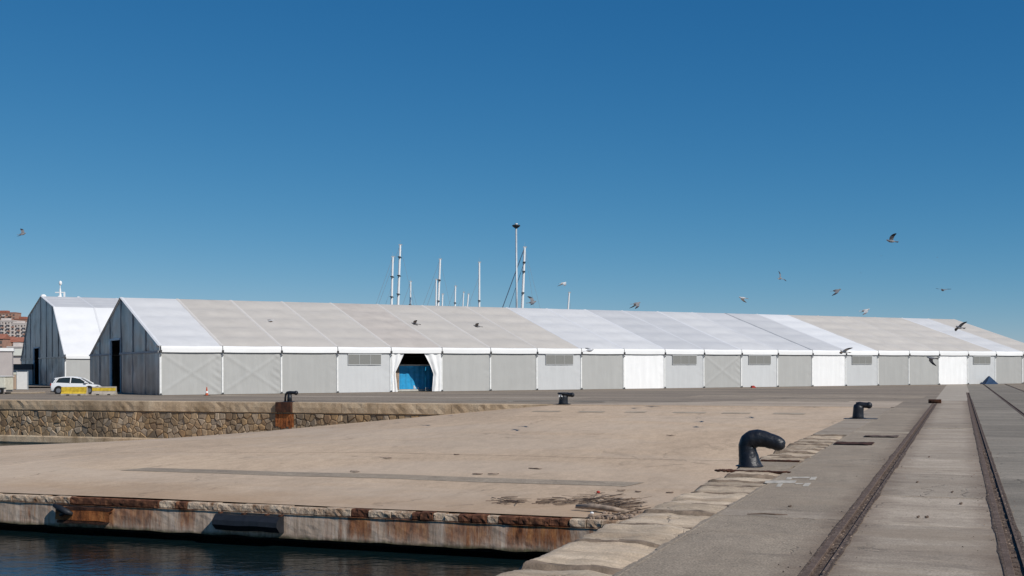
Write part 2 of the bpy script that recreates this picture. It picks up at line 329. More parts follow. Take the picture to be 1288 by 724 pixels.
# ------------------------------------------------------------ mesh helpers
class MB:
    def __init__(s): s.v = []; s.f = []; s.mi = []; s.m = 0
    def add(s, vs, fs):
        o = len(s.v); s.v += [tuple(x) for x in vs]
        for f in fs: s.f.append([i + o for i in f]); s.mi.append(s.m)
        return s
    def box(s, x0, x1, y0, y1, z0, z1):
        return s.add([(x0, y0, z0), (x1, y0, z0), (x1, y1, z0), (x0, y1, z0), (x0, y0, z1), (x1, y0, z1), (x1, y1, z1), (x0, y1, z1)],
                     [(0, 3, 2, 1), (4, 5, 6, 7), (0, 1, 5, 4), (1, 2, 6, 5), (2, 3, 7, 6), (3, 0, 4, 7)])
    def prism(s, pts, axis, a, b):                      # polygon in the two other axes, extruded from a to b
        n = len(pts)
        def P(p, q): return {'x': (q, p[0], p[1]), 'y': (p[0], q, p[1]), 'z': (p[0], p[1], q)}[axis]
        vs = [P(p, a) for p in pts] + [P(p, b) for p in pts]
        fs = [list(range(n))[::-1], list(range(n, 2 * n))] + [(i, (i + 1) % n, n + (i + 1) % n, n + i) for i in range(n)]
        return s.add(vs, fs)
    def tube(s, path, rr, n=10, cap=True, flat=1.0):
        path = [Vector(p) for p in path]
        if isinstance(rr, (int, float)): rr = [rr] * len(path)
        o = []; up = None
        for i, p in enumerate(path):
            d = (path[min(i + 1, len(path) - 1)] - path[max(i - 1, 0)]).normalized()
            if up is None:
                up = d.orthogonal().normalized()
            up = (up - d * up.dot(d)).normalized(); sd_ = d.cross(up)
            for k in range(n):
                a = 2 * math.pi * k / n
                o.append(p + up * math.cos(a) * rr[i] + sd_ * math.sin(a) * rr[i] * flat)
        fs = []
        for i in range(len(path) - 1):
            for k in range(n):
                fs.append((i * n + k, i * n + (k + 1) % n, (i + 1) * n + (k + 1) % n, (i + 1) * n + k))
        if cap:
            fs.append(list(range(n))[::-1]); fs.append([(len(path) - 1) * n + k for k in range(n)])
        return s.add(o, fs)
    def lathe(s, prof, c=(0, 0, 0), n=16):
        vs = []
        for r, z in prof:
            for k in range(n):
                a = 2 * math.pi * k / n; vs.append((c[0] + r * math.cos(a), c[1] + r * math.sin(a), c[2] + z))
        fs = [(i * n + k, i * n + (k + 1) % n, (i + 1) * n + (k + 1) % n, (i + 1) * n + k) for i in range(len(prof) - 1) for k in range(n)]
        fs.append(list(range(n))[::-1]); fs.append([(len(prof) - 1) * n + k for k in range(n)])
        return s.add(vs, fs)
    def ball(s, c, r, n=10, sx=1, sy=1, sz=1):
        m = n // 2; vs = [(c[0], c[1], c[2] - r * sz)]
        for i in range(1, m):
            th = math.pi * i / m - math.pi / 2
            for k in range(n):
                a = 2 * math.pi * k / n
                vs.append((c[0] + r * sx * math.cos(th) * math.cos(a), c[1] + r * sy * math.cos(th) * math.sin(a), c[2] + r * sz * math.sin(th)))
        vs.append((c[0], c[1], c[2] + r * sz)); T = len(vs) - 1; fs = []
        for k in range(n): fs.append((0, 1 + (k + 1) % n, 1 + k)); fs.append((T, 1 + (m - 2) * n + k, 1 + (m - 2) * n + (k + 1) % n))
        for i in range(m - 2):
            for k in range(n): fs.append((1 + i * n + k, 1 + i * n + (k + 1) % n, 1 + (i + 1) * n + (k + 1) % n, 1 + (i + 1) * n + k))
        return s.add(vs, fs)
    def grid(s, us, vs_, fn):
        nu, nv = len(us), len(vs_)
        pts = [fn(u, v) for u in us for v in vs_]
        return s.add(pts, [(i * nv + j, (i + 1) * nv + j, (i + 1) * nv + j + 1, i * nv + j + 1) for i in range(nu - 1) for j in range(nv - 1)])
    def mesh(s, name, mats, smooth=False, bevel=0, seg=2, fix=True):
        me = bpy.data.meshes.new(name); me.from_pydata(s.v, [], s.f)
        for m in (mats if isinstance(mats, (list, tuple)) else [mats]): me.materials.append(m)
        for i, p in enumerate(me.polygons): p.material_index = s.mi[i]
        if fix or bevel:
            bm = bmesh.new(); bm.from_mesh(me)
            if fix: bmesh.ops.recalc_face_normals(bm, faces=bm.faces)
            if bevel:
                bmesh.ops.bevel(bm, geom=[e for e in bm.edges if len(e.link_faces) == 2 and e.calc_face_angle(0) > .5], offset=bevel, segments=seg, affect='EDGES', profile=.6)
            bm.to_mesh(me); bm.free()
        if smooth: me.polygons.foreach_set('use_smooth', [True] * len(me.polygons))
        if smooth == 'auto':
            try: me.set_sharp_from_angle(angle=rad(35))
            except Exception: pass
        return me
    def build(s, name, mats, parent=None, **k):
        return link(name, s.mesh(name, mats, **k), parent)
def link(name, me, parent=None, mw=None):
    o = bpy.data.objects.new(name, me); COL.objects.link(o)
    if parent is not None: o.parent = parent
    if mw is not None: o.matrix_world = mw
    return o
def tag(o, label=None, cat=None, group=None, kind=None):
    if label: o['label'] = label
    if cat: o['category'] = cat
    if group: o['group'] = group
    if kind: o['kind'] = kind
    return o
def thing(name, label, cat, loc=(0, 0, 0), rz=0, group=None, mw=None):
    o = bpy.data.objects.new(name, None); COL.objects.link(o); o.empty_display_size = .2
    if mw is not None: o.matrix_world = mw
    else: o.location = loc; o.rotation_euler = (0, 0, rz)
    return tag(o, label, cat, group)
def copy_tree(o, parent=None):
    c = o.copy(); COL.objects.link(c)
    if parent is not None: c.parent = parent
    for ch in list(o.children): copy_tree(ch, c)
    return c
def struct(name, mb, mats, mw=QM, **k):
    o = mb.build(name, mats, None, **k)
    if mw is not None: o.matrix_world = mw
    o['kind'] = 'structure'; return o
def frange(a, b, n): return [a + (b - a) * i / n for i in range(n + 1)]
def nz(x, y, z=0): return noise.noise(Vector((x, y, z)))

# ------------------------------------------------------------ water, far land
mb = MB(); mb.add([(-4000, -200, WATER), (4000, -200, WATER), (4000, 6000, WATER), (-4000, 6000, WATER)], [(0, 1, 2, 3)])
struct('harbour_water', mb, M['water'], Matrix.Identity(4), fix=False)
mb = MB(); mb.box(-4000, 4000, -200, 6000, -12, -9); struct('harbour_bed', mb, M['dark_wall'], Matrix.Identity(4))
def hill(x, y):
    d = math.hypot((x + 620) / 420, (y - 1250) / 420)
    return -4 + 34 * math.exp(-d * d * 1.4) + 3 * nz(x / 90, y / 90)
mb = MB(); mb.grid(frange(-1400, 60, 40), frange(820, 1900, 30), lambda x, y: (x, y, hill(x, y)))
struct('city_hill', mb, M['hill'], Matrix.Identity(4), smooth=True)

# ------------------------------------------------------------ the quay ground
WS = 52.4                                   # the masonry wall and the head of the slipway
RL0, RL1, RR0, RR1 = 2.81, 3.05, 4.73, 4.97
def sheet(name, x0, x1, y0, y1, m, z=0.0, bot=None):
    mb = MB(); mb.box(x0, x1, y0, y1, z - .9 if bot is None else bot, z); return struct(name, mb, M[m])
# behind the wall and round the tents
T = lambda a, wd: TM1 @ Vector((a, wd, 0))
qi = QM.inverted()
poly = [(-400, WS + 1.0), (1.1, WS + 1.0), (1.1, 185)] + [tuple((qi @ T(a, b))[:2]) for a, b in ((30, 33), (30, 190), (-330, 190))]
mb = MB(); n_ = len(poly)
mb.add([(x, y, 0) for x, y in poly] + [(x, y, -6) for x, y in poly], [list(range(n_))] + [(i, (i + 1) % n_, n_ + (i + 1) % n_, n_ + i) for i in range(n_)])
struct('quay_ground', mb, M['asphalt'])
sheet('quay_lane_near_coping', 1.102, RL0 - .002, -40, WS, 'asphalt_near', 0, -6)
sheet('quay_lane_far', 1.102, RL0 - .002, WS + .004, 185, 'asphalt', 0, -6)
sheet('quay_yard', 9.42, 300, -40, 185, 'asphalt', 0, -6)
sheet('quay_strip', 6.97, 9.2, -40, 185, 'slab_dark', 0, -6)
sheet('rail_foundation', RL0, 9.42, -40, 185, 'groove', -.055, -6)

def slabs(root_name, x0, x1, s0, s1, ln, m, zj=.006):
    root = sheet(root_name, x0, x1, -40, 185, m, -.02, -.054)
    s = s0
    while s < s1:
        l = ln * R.uniform(.8, 1.25)
        mb = MB(); z = R.uniform(-zj, 0)
        mb.box(x0, x1, s + .012, s + l - .012, -.0195, z)
        o = mb.build('concrete_slab', M[m], root, bevel=.006, seg=1)
        s += l
    mb = MB(); mb.box(x0, x1, s, 184, -.0195, -.002)
    o = mb.build('concrete_slab', M['slab_far' if m == 'slab' else m], root)
    return root
slabs('track_paving', RL1 + .001, RR0 - .001, -16, 62, 4.4, 'slab')
slabs('side_paving', RR1 + .001, 6.77, -14, 70, 5.2, 'slab_dark')

# raised bands, repairs and stains with their own outline
def patch(name, pts, m, z=.004, frame=True):
    mb = MB(); mb.prism([tuple(p) for p in pts], 'z', z - .02, z)
    return struct(name, mb, M[m])
def rag(x0, x1, y0, y1, n=10, j=.06):
    p = [(x0 + (x1 - x0) * i / n, y0 + R.uniform(-j, j)) for i in range(n + 1)] + [(x1 - (x1 - x0) * i / n, y1 + R.uniform(-j, j)) for i in range(n + 1)]
    return p
patch('concrete_band', rag(1.12, 2.78, 5.0, 5.75), 'slab', .004)
patch('concrete_band', rag(1.12, 2.78, 27.5, 28.4), 'patch', .004)
patch('concrete_band', rag(3.1, 4.7, 31.0, 31.4, 10, .03), 'patch', .004)
patch('head_slab', rag(0.02, 1.09, 26.2, WS, 14, .02), 'slab', .002)
patch('slipway_head_band', rag(-17.5, 0.9, WS - .05, WS + .99, 30, .03), 'ramp', -.004)
patch('yard_concrete', [(-17.4, WS + 1.02), (1.08, WS + 1.02), (1.08, 63.6), (-2, 63.9), (-6, 62.6), (-9, 61.8), (-11, 59.6), (-14, 57.2), (-16, 54.6)], 'ramp_far', .004)
mb = MB(); mb.prism([(x, -.25 - .9 * abs(nz(x * .15, 3)) - .5) for x in frange(0, 112, 120)] + [(112, -.1), (0, -.1)], 'z', -.01, .006)
struct('tent_foot_dirt', mb, M['foot_dirt'], TM1)
patch('asphalt_repair', rag(-8, -2, 62, 68, 12, .5), 'asphalt_near', .005)
patch('asphalt_repair', rag(10.5, 18, 20, 38, 12, .5), 'slab_dark', .005)
patch('asphalt_repair', rag(-30, -16, 58, 60.5, 12, .4), 'slab_dark', .005)
patch('asphalt_repair', rag(-14, 2, 72, 79, 12, .8), 'asphalt_near', .006)
for a in ((9.8, 24, 60, 61.0), (9.6, 22, 84, 86), (-50, -20, 66, 68.5), (-22, -2, 57.2, 58.6)):
    patch('asphalt_repair', rag(a[0], a[1], a[2], a[3], 14, .25), 'slab', .005)

# rails: running head, dirt groove, guard flange
def rail(name, c, s0, s1, label, wdt=.12):
    root = thing(name, label, 'rail', mw=QM @ Matrix.Translation((c, s0, 0)))
    L_ = s1 - s0
    mb = MB(); mb.box(-wdt + .004, -wdt + .085, 0, L_, -.054, .006); mb.build('rail_head', M['rail'], root, bevel=.006, seg=1)
    mb = MB(); mb.box(wdt - .05, wdt - .004, 0, L_, -.054, .002); mb.build('guard_flange', M['rail'], root)
    n = int(L_ * 3)
    mb = MB(); mb.grid([-wdt + .086, -.0, wdt - .051], frange(0, L_, n), lambda x, y: (x, y, -.026 + .012 * nz(x * 9, y * 2.3)))
    mb.build('dirt_fill', M['groove'], root)
    return root
def spill(c, w0, s1, sgn, sd_):
    mb = MB(); ys = frange(-12, s1, int((s1 + 12) * 9))
    mb.grid(ys, [0, 1, 2], lambda y, q: (c + sgn * (w0 - .015, w0 + .012, w0 + .02 + max(0, .035 * nz(y * .6, sd_) + .014 * nz(y * 3.5, sd_ + 3)))[q], y, (.004, .007, .003)[q]))
    o = struct('rail_edge_grime', mb, M['groove'], fix=False); o['kind'] = 'stuff'
for c_, s_ in ((2.93, 60), (4.85, 70)):
    spill(c_, .12, s_, -1, c_ * 3); spill(c_, .12, s_, 1, c_ * 7)
rail('crane_rail', 2.93, -30, 60.5, 'rusty crane rail nearer the stone coping, ending before the tent')
rail('crane_rail', 4.85, -30, 92, 'rusty crane rail in the middle of the quay, inland of the pale slabs')
rail('crane_rail', 6.87, -30, 110, 'narrow rusty rail at the right edge of the frame', .1)
rail('crane_rail', 9.31, -30, 125, 'faint farthest right rail running towards the tent', .1)
sheet('rail_infill', RL0, RL1, 60.6, 185, 'slab_far', -.003, -.054)
sheet('rail_infill', RR0, RR1, 92.1, 185, 'slab_far', -.003, -.054)
mb = MB(); mb.box(-.35, .35, -.2, .15, 0, .22); mb.box(-.2, .2, -.3, -.19, .05, .18)
o = mb.build('rail_stop', M['rust'], None, bevel=.02); o.matrix_world = QM @ Matrix.Translation((2.93, 60.9, 0))
tag(o, 'small rusty buffer block at the far end of the nearer rail', 'rail stop')
mb = MB()
for i in range(2600):
    c = R.choice((2.93, 4.85)); y = -9 + 30 * R.random() ** 1.6
    x = c + R.gauss(.02, .065) if R.random() < .8 else c + R.gauss(0, .25)
    r = R.uniform(.004, .016); z = -.024 if abs(x - c) < .08 else .004
    a, b_, d = R.uniform(-1, 1) * r, R.uniform(.5, 1) * r, R.uniform(.6, 1.2) * r
    mb.add([(x - r, y - a, z), (x + r, y - b_, z), (x + a, y + r, z), (x + a * .3, y + a * .3, z + d)], [(0, 1, 3), (1, 2, 3), (2, 0, 3)])
o = struct('rail_gravel', mb, M['pebble'], fix=False); o['kind'] = 'stuff'

# white paint strokes on the asphalt by the big bollard
def paint(u0, v0, u1, v1, skew=0):
    a = GQ(u0, v1); b = GQ(u1 - skew, v1); c = GQ(u1, v0); d = GQ(u0 + skew, v0)
    return [a[:2], b[:2], c[:2], d[:2]]
mb = MB()
for q in ((988, 600.3, 996.5, 603.2, 2), (1017.5, 600, 1027.5, 603.6, 2.5), (961, 604.6, 1001.5, 607.8, 2), (975.5, 608.3, 984.5, 612.3, 3), (1009, 607.8, 1019.5, 611.8, 3), (996, 600.0, 1018, 601.3, 0), (1000, 608.0, 1010, 609.0, 0)):
    mb.prism(paint(*q), 'z', .0045, .009)
struct('painted_mark', mb, M['road_paint'])
mb = MB()
for i in range(7):
    u0 = 696 + i * 25 + R.uniform(-3, 3); p = paint(u0, 524.6, u0 + R.uniform(10, 19), 526.6, 1)
# faded dashes at the slipway head
for i in range(6):
    x = -17 + i * 2.5; y = 50.6 - R.uniform(0, .3)
    mb.prism([(x, y), (x + 1.6, y + .02), (x + 1.62, y + .35), (x + .05, y + .3)], 'z', -.30 + .0, -.28)

# ------------------------------------------------------------ coping stones of the near quay
cop = sheet('quay_coping_bed', 0.03, 1.098, -40, 26.2, 'bed', -.13, -.9)
s = -14.0; k = 0
while s < 26.0:
    l = R.uniform(1.25, 1.95) if s < 8 else R.uniform(.75, 1.3)
    l = min(l, 26.15 - s)
    if 12.16 < s + l and s < 15.05:
        if s < 11.9: l = 12.16 - s
        else: s = 15.05; continue
    x0 = -.04 + R.uniform(-.07, .06); dz = R.uniform(-.025, .03); x1 = 1.085 - R.uniform(0, .05); sd_ = R.random() * 90; tlt = R.uniform(-.06, .02)
    nx, ny = 16, max(10, int(l * 17))
    def top(i, j):
        fx, fy = i / nx, j / ny
        x = x0 + (x1 - x0) * fx; y = s + .04 + (l - .08) * fy
        e = min(fx * (x1 - x0), fy * l, (1 - fy) * l); el = max(0, 1 - e / .07)
        ex = max(0, 1 - fx * (x1 - x0) / .16)
        z = .012 + dz * (1 - max(0, (fx - .75) / .25)) - .02 * max(0, (fx - .8) / .2) - .05 * el ** 2 + tlt * (fy - .5) - .06 * ex ** 2 + .03 * nz(x * 2.2 + sd_, y * 2.2) + .014 * nz(x * 8, y * 8 + sd_) + .06 * min(0, nz(x * 1.5 + sd_, y * 5) + .2)
        if i == 0: x += .05 * nz(y * 3, sd_)
        return (x, y, z)
    mb = MB(); vs = [top(i, j) for i in range(nx + 1) for j in range(ny + 1)]
    fs = [(i * (ny + 1) + j, (i + 1) * (ny + 1) + j, (i + 1) * (ny + 1) + j + 1, i * (ny + 1) + j + 1) for i in range(nx) for j in range(ny)]
    ring = [(i, 0) for i in range(nx + 1)] + [(nx, j) for j in range(1, ny + 1)] + [(i, ny) for i in range(nx - 1, -1, -1)] + [(0, j) for j in range(ny - 1, 0, -1)]
    o_ = len(vs); ri = [i * (ny + 1) + j for i, j in ring]
    vs += [(vs[q][0], vs[q][1], -.35) for q in ri]; nr = len(ri)
    fs += [(ri[q], ri[(q + 1) % nr], o_ + (q + 1) % nr, o_ + q) for q in range(nr)]
    mb.add(vs, fs)
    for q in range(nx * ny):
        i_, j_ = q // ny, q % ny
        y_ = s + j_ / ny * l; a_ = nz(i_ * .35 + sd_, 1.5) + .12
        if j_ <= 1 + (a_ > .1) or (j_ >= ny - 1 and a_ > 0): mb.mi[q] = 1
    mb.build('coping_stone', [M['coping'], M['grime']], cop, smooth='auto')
    s += l
mb = MB(); ye = frange(-14, 26.2, 420)
mb.grid(ye, [0, 1, 2], lambda y, q: ((1.05 + .05 * nz(y * 1.3, 2) + .035 * nz(y * 6, 5), 1.11, 1.13)[q], y, (.001, .006, .002)[q]))
struct('asphalt_ragged_edge', mb, M['asphalt_near'], fix=False)
mb = MB(); mb.box(.0, 1.0, -40, WS - .1, -6, -.9); struct('quay_side_wall', mb, M['side_wall'])
mb = MB(); mb.box(.02, 1.09, 26.21, WS - .1, -.9, -.02); struct('quay_side_wall_upper', mb, M['side_wall'])

# ------------------------------------------------------------ the slipway
FS = 17.2                                   # seaward edge of the slipway
def lerp_tab(tab, x):
    if x <= tab[0][0]: return tab[0][1]
    for (a, za), (b, zb) in zip(tab, tab[1:]):
        if x <= b: return za + (zb - za) * (x - a) / (b - a)
    return tab[-1][1]
ZB = [(-80, -5.6), (-57, -3.9), (-48, -2.95), (-44.2, -2.5), (-38.2, -2.0), (-32.5, -1.42), (-27.1, -.92), (-21, -.33), (-17.5, -.02), (0, 0)]
ZF = [(17, -1.76), (25, -1.62), (WS, -.01)]
def zramp(t, s):
    zf = lerp_tab(ZF, s); h = max(0, (s - 23) / (WS - 23)) ** 1.15
    z = zf + (lerp_tab(ZB, t) ) * h
    return z + .02 * nz(t * .25, s * .25) * min(1, max(0, (WS - s) / 4))
ss = sorted(set([round(x, 3) for x in frange(FS + .3, WS, 60)] + [30.97, 31.0, 31.03, 45.97, 46.0, 46.03, 21.98, 22.0, 22.02]))
tt = sorted(set([round(x, 3) for x in frange(-80, 0.0, 110)] + [-30.53, -30.5, -30.47]))
def zr(t, s):
    z = zramp(t, s)
    if s in (31.0, 46.0): z -= .03
    if t == -30.5: z -= .025
    return z
mb = MB(); mb.grid(tt, ss, lambda t, s_: (t, s_, zr(t, s_)))
nss = len(ss) - 1
for q in range(len(mb.f)):
    if ss[q % nss] in (30.97, 31.0, 45.97, 46.0) : mb.mi[q] = 1
struct('slipway', mb, [M['ramp'], M['joint']], fix=False)
mb = MB(); tl = frange(-24.5, -5.3, 60)
mb.grid(tl, [24.3, 25.4], lambda t, s_: (t + (s_ - 24.85) * .3, s_ + .05 * nz(t * 3, s_), zramp(t, s_) + .008))
struct('asphalt_strip', mb, M['asphalt_near'], fix=False)
# faded pale dashes near the slipway head
mb = MB()
for i in range(6):
    x = -17.2 + i * 2.55
    mb.grid(frange(x, x + R.uniform(1.0, 1.8), 3), [48.4, 48.7, 48.95 + R.uniform(0, .2)], lambda t, s_: (t, s_ + .08 * nz(t * 3, s_), zramp(t, s_) + .012))
struct('faded_dashes', mb, M['patch'], fix=False)
def crack(pix, wdt, m='joint'):
    pts = []
    for (u0, v0), (u1, v1) in zip(pix, pix[1:]):
        n = max(2, int(abs(u1 - u0) / 5))
        for i in range(n): pts.append((u0 + (u1 - u0) * i / n, v0 + (v1 - v0) * i / n))
    P_ = []
    for u, v in pts:
        p = GQ(u, v, -1.5)
        for _ in range(8): p = GQ(u, v, zramp(p.x, p.y))
        P_.append((p.x + .12 * nz(u * .13, v), p.y + .16 * nz(u * .1, v * .2, 4)))
    mb = MB(); mb.grid(range(len(P_)), [-1, 1], lambda i, q: (P_[i][0], P_[i][1] + q * wdt * (.35 + .65 * abs(nz(i * .5, 3) + .4)), zramp(*P_[i]) + .011))
    struct('slipway_crack', mb, M[m], fix=False)
crack([(2, 603), (40, 598), (70, 592), (84, 590)], .05)
crack([(60, 572), (88, 569), (122, 563)], .04)
crack([(258, 617), (300, 606), (352, 596)], .03)
crack([(560, 637), (600, 634)], .03)
crack([(440, 574), (520, 577)], .025); crack([(812, 588), (872, 583), (900, 585)], .03)
crack([(640, 556), (700, 553), (760, 556)], .02)
crack([(150, 571), (230, 562), (300, 560)], .025)

# seaward face of the slipway
def zf_top(t): return -1.765
mb = MB()
ts = frange(-80, 0, 320); zs = [-2.0, -2.12, -2.25, -2.38, -2.5, -2.6, -2.66]
mb.grid(ts, zs, lambda t, z: (t, FS + .05 + .015 * nz(t * 1.2, z * 2) + .012 * nz(t * 5, z * 5), z + (.05 * nz(t * 1.3, 5) if z < -2.55 else 0)))
mb.grid(ts, [0, 1], lambda t, q: (t, FS + .05 + q * 1.1 + (.015 * nz(t * 1.2, -2.66 * 2) + .012 * nz(t * 5, -2.66 * 5) if q == 0 else 0), -2.66 + (.05 * nz(t * 1.3, 5) if q == 0 else 0)))
mb.grid([-80, 0], [FS + .02, FS + .32], lambda t, s_: (t, s_, -1.99))
face = struct('slipway_face', mb, M['face'], fix=False)
mb = MB(); mb.grid([-80, 0], [-2.4, -6], lambda t, z: (t, FS + 1.1, z)); struct('slipway_undercut', mb, M['dark_wall'], fix=False)
# edge blocks of the lip
rust_iv = [(-20.8, -17.6)]
rust_blocks = [(-17.0, -16.4), (-11.4, -10.9), (-9.6, -8.7), (-8.1, -7.2), (-6.7, -5.1)]
t = -34.0
while t < -.3:
    l = R.uniform(.3, .95) if t < -10 else R.uniform(.25, .6)
    inr = [iv for iv in rust_iv if t < iv[1] and t + l > iv[0]]
    if inr:
        iv = inr[0]
        if t < iv[0] - .12: l = iv[0] - t
        else: t = iv[1]; continue
    l = min(l, -.02 - t)
    if l < .08: break
    nx = max(4, int(l / .09)); sd_ = R.random() * 50; pr = R.uniform(-.02, .02); tz = R.uniform(-.02, .015)
    prof = [(.34, -1.775 + tz), (.1, -1.765 + tz), (.045 - pr, -1.79 + tz), (.03 - pr, -1.86), (.035 - pr, -1.95), (.08, -2.0)]
    def pt(i, j):
        x = t + .012 + (l - .024) * i / nx; y, z = prof[j]
        w_ = 0 if j == 0 else 1
        return (x, FS + y + w_ * (.03 * nz(x * 5 + sd_, z * 9) + .025 * nz(x * 14, z * 20)), z + w_ * (.018 * nz(x * 4, sd_, j) + .012 * nz(x * 13, j * 3)))
    mb = MB(); mb.grid(range(nx + 1), range(len(prof)), pt)
    nn = len(prof); mb.f += [list(range(nn)), [nx * nn + q for q in range(nn)][::-1]]; mb.mi += [0, 0]
    rb_ = any(a < t + l / 2 < b for a, b in rust_blocks) and R.random() < .85
    mb.build('edge_block', M['rust_edge' if rb_ else 'edge'], face, smooth=False)
    t += l
mb = MB(); mb.box(-80, -34.02, FS + .03, FS + .34, -2.0, -1.765); mb.build('edge_beam', M['edge'], face)
for a, b in rust_iv:
    mb = MB(); n = max(6, int((b - a) * 8)); sd_ = R.random() * 9
    prof = [(.36, -1.79), (.08, -1.75), (.02, -1.78), (.015, -1.86), (.03, -1.93 - .05 * R.random()), (.1, -2.0)]
    def pt(i, j):
        x = a + .01 + (b - a - .02) * i / n; y, z = prof[j]
        return (x, FS + y + .035 * nz(x * 4 + sd_, z * 8), z + .018 * nz(x * 3, sd_, j) - (.08 * max(0, nz(x * 2.4, sd_)) if 2 < j < 5 else 0))
    mb.grid(range(n + 1), range(6), pt); mb.f += [list(range(6)), [n * 6 + q for q in range(6)][::-1]]; mb.mi += [0, 0]
    mb.build('steel_edge_plate', M['rust_edge'], face)
for a, b, z0, z1, m in ((-21.25, -19.25, -2.44, -2.14, 'rust_bright'), (-20.9, -19.2, -2.13, -2.05, 'rust'), (-21.2, -19.35, -2.53, -2.46, 'rust')):
    mb = MB(); n = 16
    mb.grid(frange(a, b, n), [z0, z1], lambda x, z: (x, FS - .09 + .04 * nz(x * 3, z * 5), z + .03 * nz(x * 2.2, z * 9)))
    mb.grid(frange(a, b, n), [0, 1], lambda x, q: (x, FS - .09 + q * .2 + (.04 * nz(x * 3, z1 * 5) if not q else 0), z1 + .03 * nz(x * 2.2, z1 * 9)))
    mb.build('steel_edge_plate', M[m], face)
mb = MB(); mb.tube([(-21.3, FS - .08, -2.02), (-21.0, FS - .16, -2.1), (-20.75, FS - .16, -2.2), (-20.6, FS - .08, -2.26)], [.06, .1, .1, .05], 8)
mb.tube([(-21.05, FS - .1, -2.3), (-20.7, FS - .14, -2.16)], [.05, .06], 8)
o = struct('x', mb, M['rubber'], smooth=True); o.name = 'mooring_hook'; del o['kind']; tag(o, 'broken black rubber stub on the rusty plates of the slipway edge', 'mooring hook')
ft = thing('dock_fender', 'long black rubber dock fender set in the slipway edge', 'fender', mw=QM @ Matrix.Translation((-14.45, FS - .05, -2.26)))
mb = MB()
prof = [(.12, -.24), (-.12, -.22), (-.3, -.05), (-.28, .08), (-.14, .22), (.12, .24)]
n = 14
vs = []
for i in range(n + 1):
    x = -1.05 + 2.1 * i / n
    for y, z in prof: vs.append((x, y + .015 * nz(x * 3, z * 9), z * (1 - .04 * nz(x * 2, 1)) + .02 * nz(x * 1.5, y)))
mb.add(vs, [(i * 6 + j, (i + 1) * 6 + j, (i + 1) * 6 + j + 1, i * 6 + j + 1) for i in range(n) for j in range(5)] + [list(range(6)), [n * 6 + q for q in range(6)][::-1]])
mb.build('fender_body', M['rubber'], ft)
for x in (-.98, -.2, .55, 1.0):
    mb = MB(); mb.box(x - .05, x + .05, -.05, .12, .2, .27); mb.build('fender_bolt', M['rust'], ft, bevel=.02)

# debris on the slipway corner
def stick(mb, t, s_, l, a, r, lift=.0, el=.03):
    z = zramp(t, s_) + r + lift; pts = []
    for i in range(5):
        f = i / 4 - .5
        pts.append((t + math.cos(a) * l * f + .04 * nz(i * 1.3, t * 9), s_ + math.sin(a) * l * f + .05 * nz(i, s_ * 9), z + el * i / 4 * l))
    mb.tube(pts, [r * q for q in (1, .95, .9, .75, .4)], 5)
def rampat(u, v):
    p = GQ(u, v, -1.7)
    for _ in range(8): p = GQ(u, v, zramp(p.x, p.y))
    return p
mbA = MB(); mbB = MB()
for i in range(190):
    u = R.gauss(768, 19); v = R.gauss(637, 5.5)
    v += (u - 768) * .12
    if u > 812: continue
    p = rampat(u, v); (mbA if R.random() < .6 else mbB)
    stick(mbA if R.random() < .6 else mbB, p.x, p.y, R.uniform(.15, .9), R.gauss(-.25, .6), R.uniform(.005, .016), R.uniform(0, .09), R.uniform(-.05, .25))
mbA.m = 0
o1 = struct('driftwood_heap', mbA, M['wood'], fix=False); o1['kind'] = 'stuff'; tag(o1, 'tangle of grey brown sticks and reeds piled by the coping', 'driftwood')
o2 = struct('driftwood_heap', mbB, M['wood_dark'], fix=False); o2['kind'] = 'stuff'; tag(o2, 'dark twigs mixed through the pile by the coping', 'driftwood')
for (cu, cv, su, sv, n_, lab) in ((640, 631, 11, 2.2, 34, 'small scatter of thin twigs left of the driftwood pile'), (703, 631.5, 11, 2.5, 40, 'scatter of wood scraps between the twigs and the driftwood pile')):
    mb = MB()
    for i in range(n_):
        p = rampat(R.gauss(cu, su), R.gauss(cv, sv)); stick(mb, p.x, p.y, R.uniform(.12, .7), R.gauss(-.2, .6), R.uniform(.006, .016), R.uniform(0, .03), .05)
    o = struct('twig_scatter', mb, M['wood_dark'], fix=False); o['kind'] = 'stuff'; tag(o, lab, 'twigs')
p = rampat(758, 645)
mb = MB(); mb.tube([(p.x - .8, p.y + .2, zramp(p.x, p.y) + .12), (p.x - .3, p.y + .1, zramp(p.x, p.y) + .15), (p.x + .2, p.y - .02, zramp(p.x, p.y) + .12), (p.x + .75, p.y - .12, zramp(p.x, p.y) + .06)], [.05, .08, .075, .05], 9)
o = struct('log', mb, M['wood'], smooth=True); del o['kind']; tag(o, 'short pale log lying in front of the driftwood pile', 'log')
mb = MB()
for i in range(420):
    t = -4.6 + R.random() ** .7 * 4.3; s_ = FS + .1 + abs(R.gauss(0, .55)) + (t + 4.6) * .1
    r = R.uniform(.02, .09); z = zramp(t, s_)
    mb.ball((t, s_, z + r * .4), r, 6, R.uniform(.7, 1.4), R.uniform(.7, 1.3), R.uniform(.5, .9))
o = struct('edge_rubble', mb, M['pebble']); o['kind'] = 'stuff'; tag(o, 'broken stones and rubble at the corner of slipway and coping', 'rubble')
for i, (u, v, r, m, nm, lab) in enumerate(((744, 648, .045, 'white', 'white_float', 'tiny white ball beside the log'), (752, 626.5, .05, 'red', 'red_scrap', 'small red plastic scrap on top of the driftwood pile'))):
    p = rampat(u, v); mb = MB(); mb.ball((0, 0, 0), r, 8, 1.2, 1, .8); o = mb.build(nm, M[m]); o.matrix_world = QM @ Matrix.Translation((p.x, p.y, zramp(p.x, p.y) + .06 + i * .12)); tag(o, lab, 'litter')
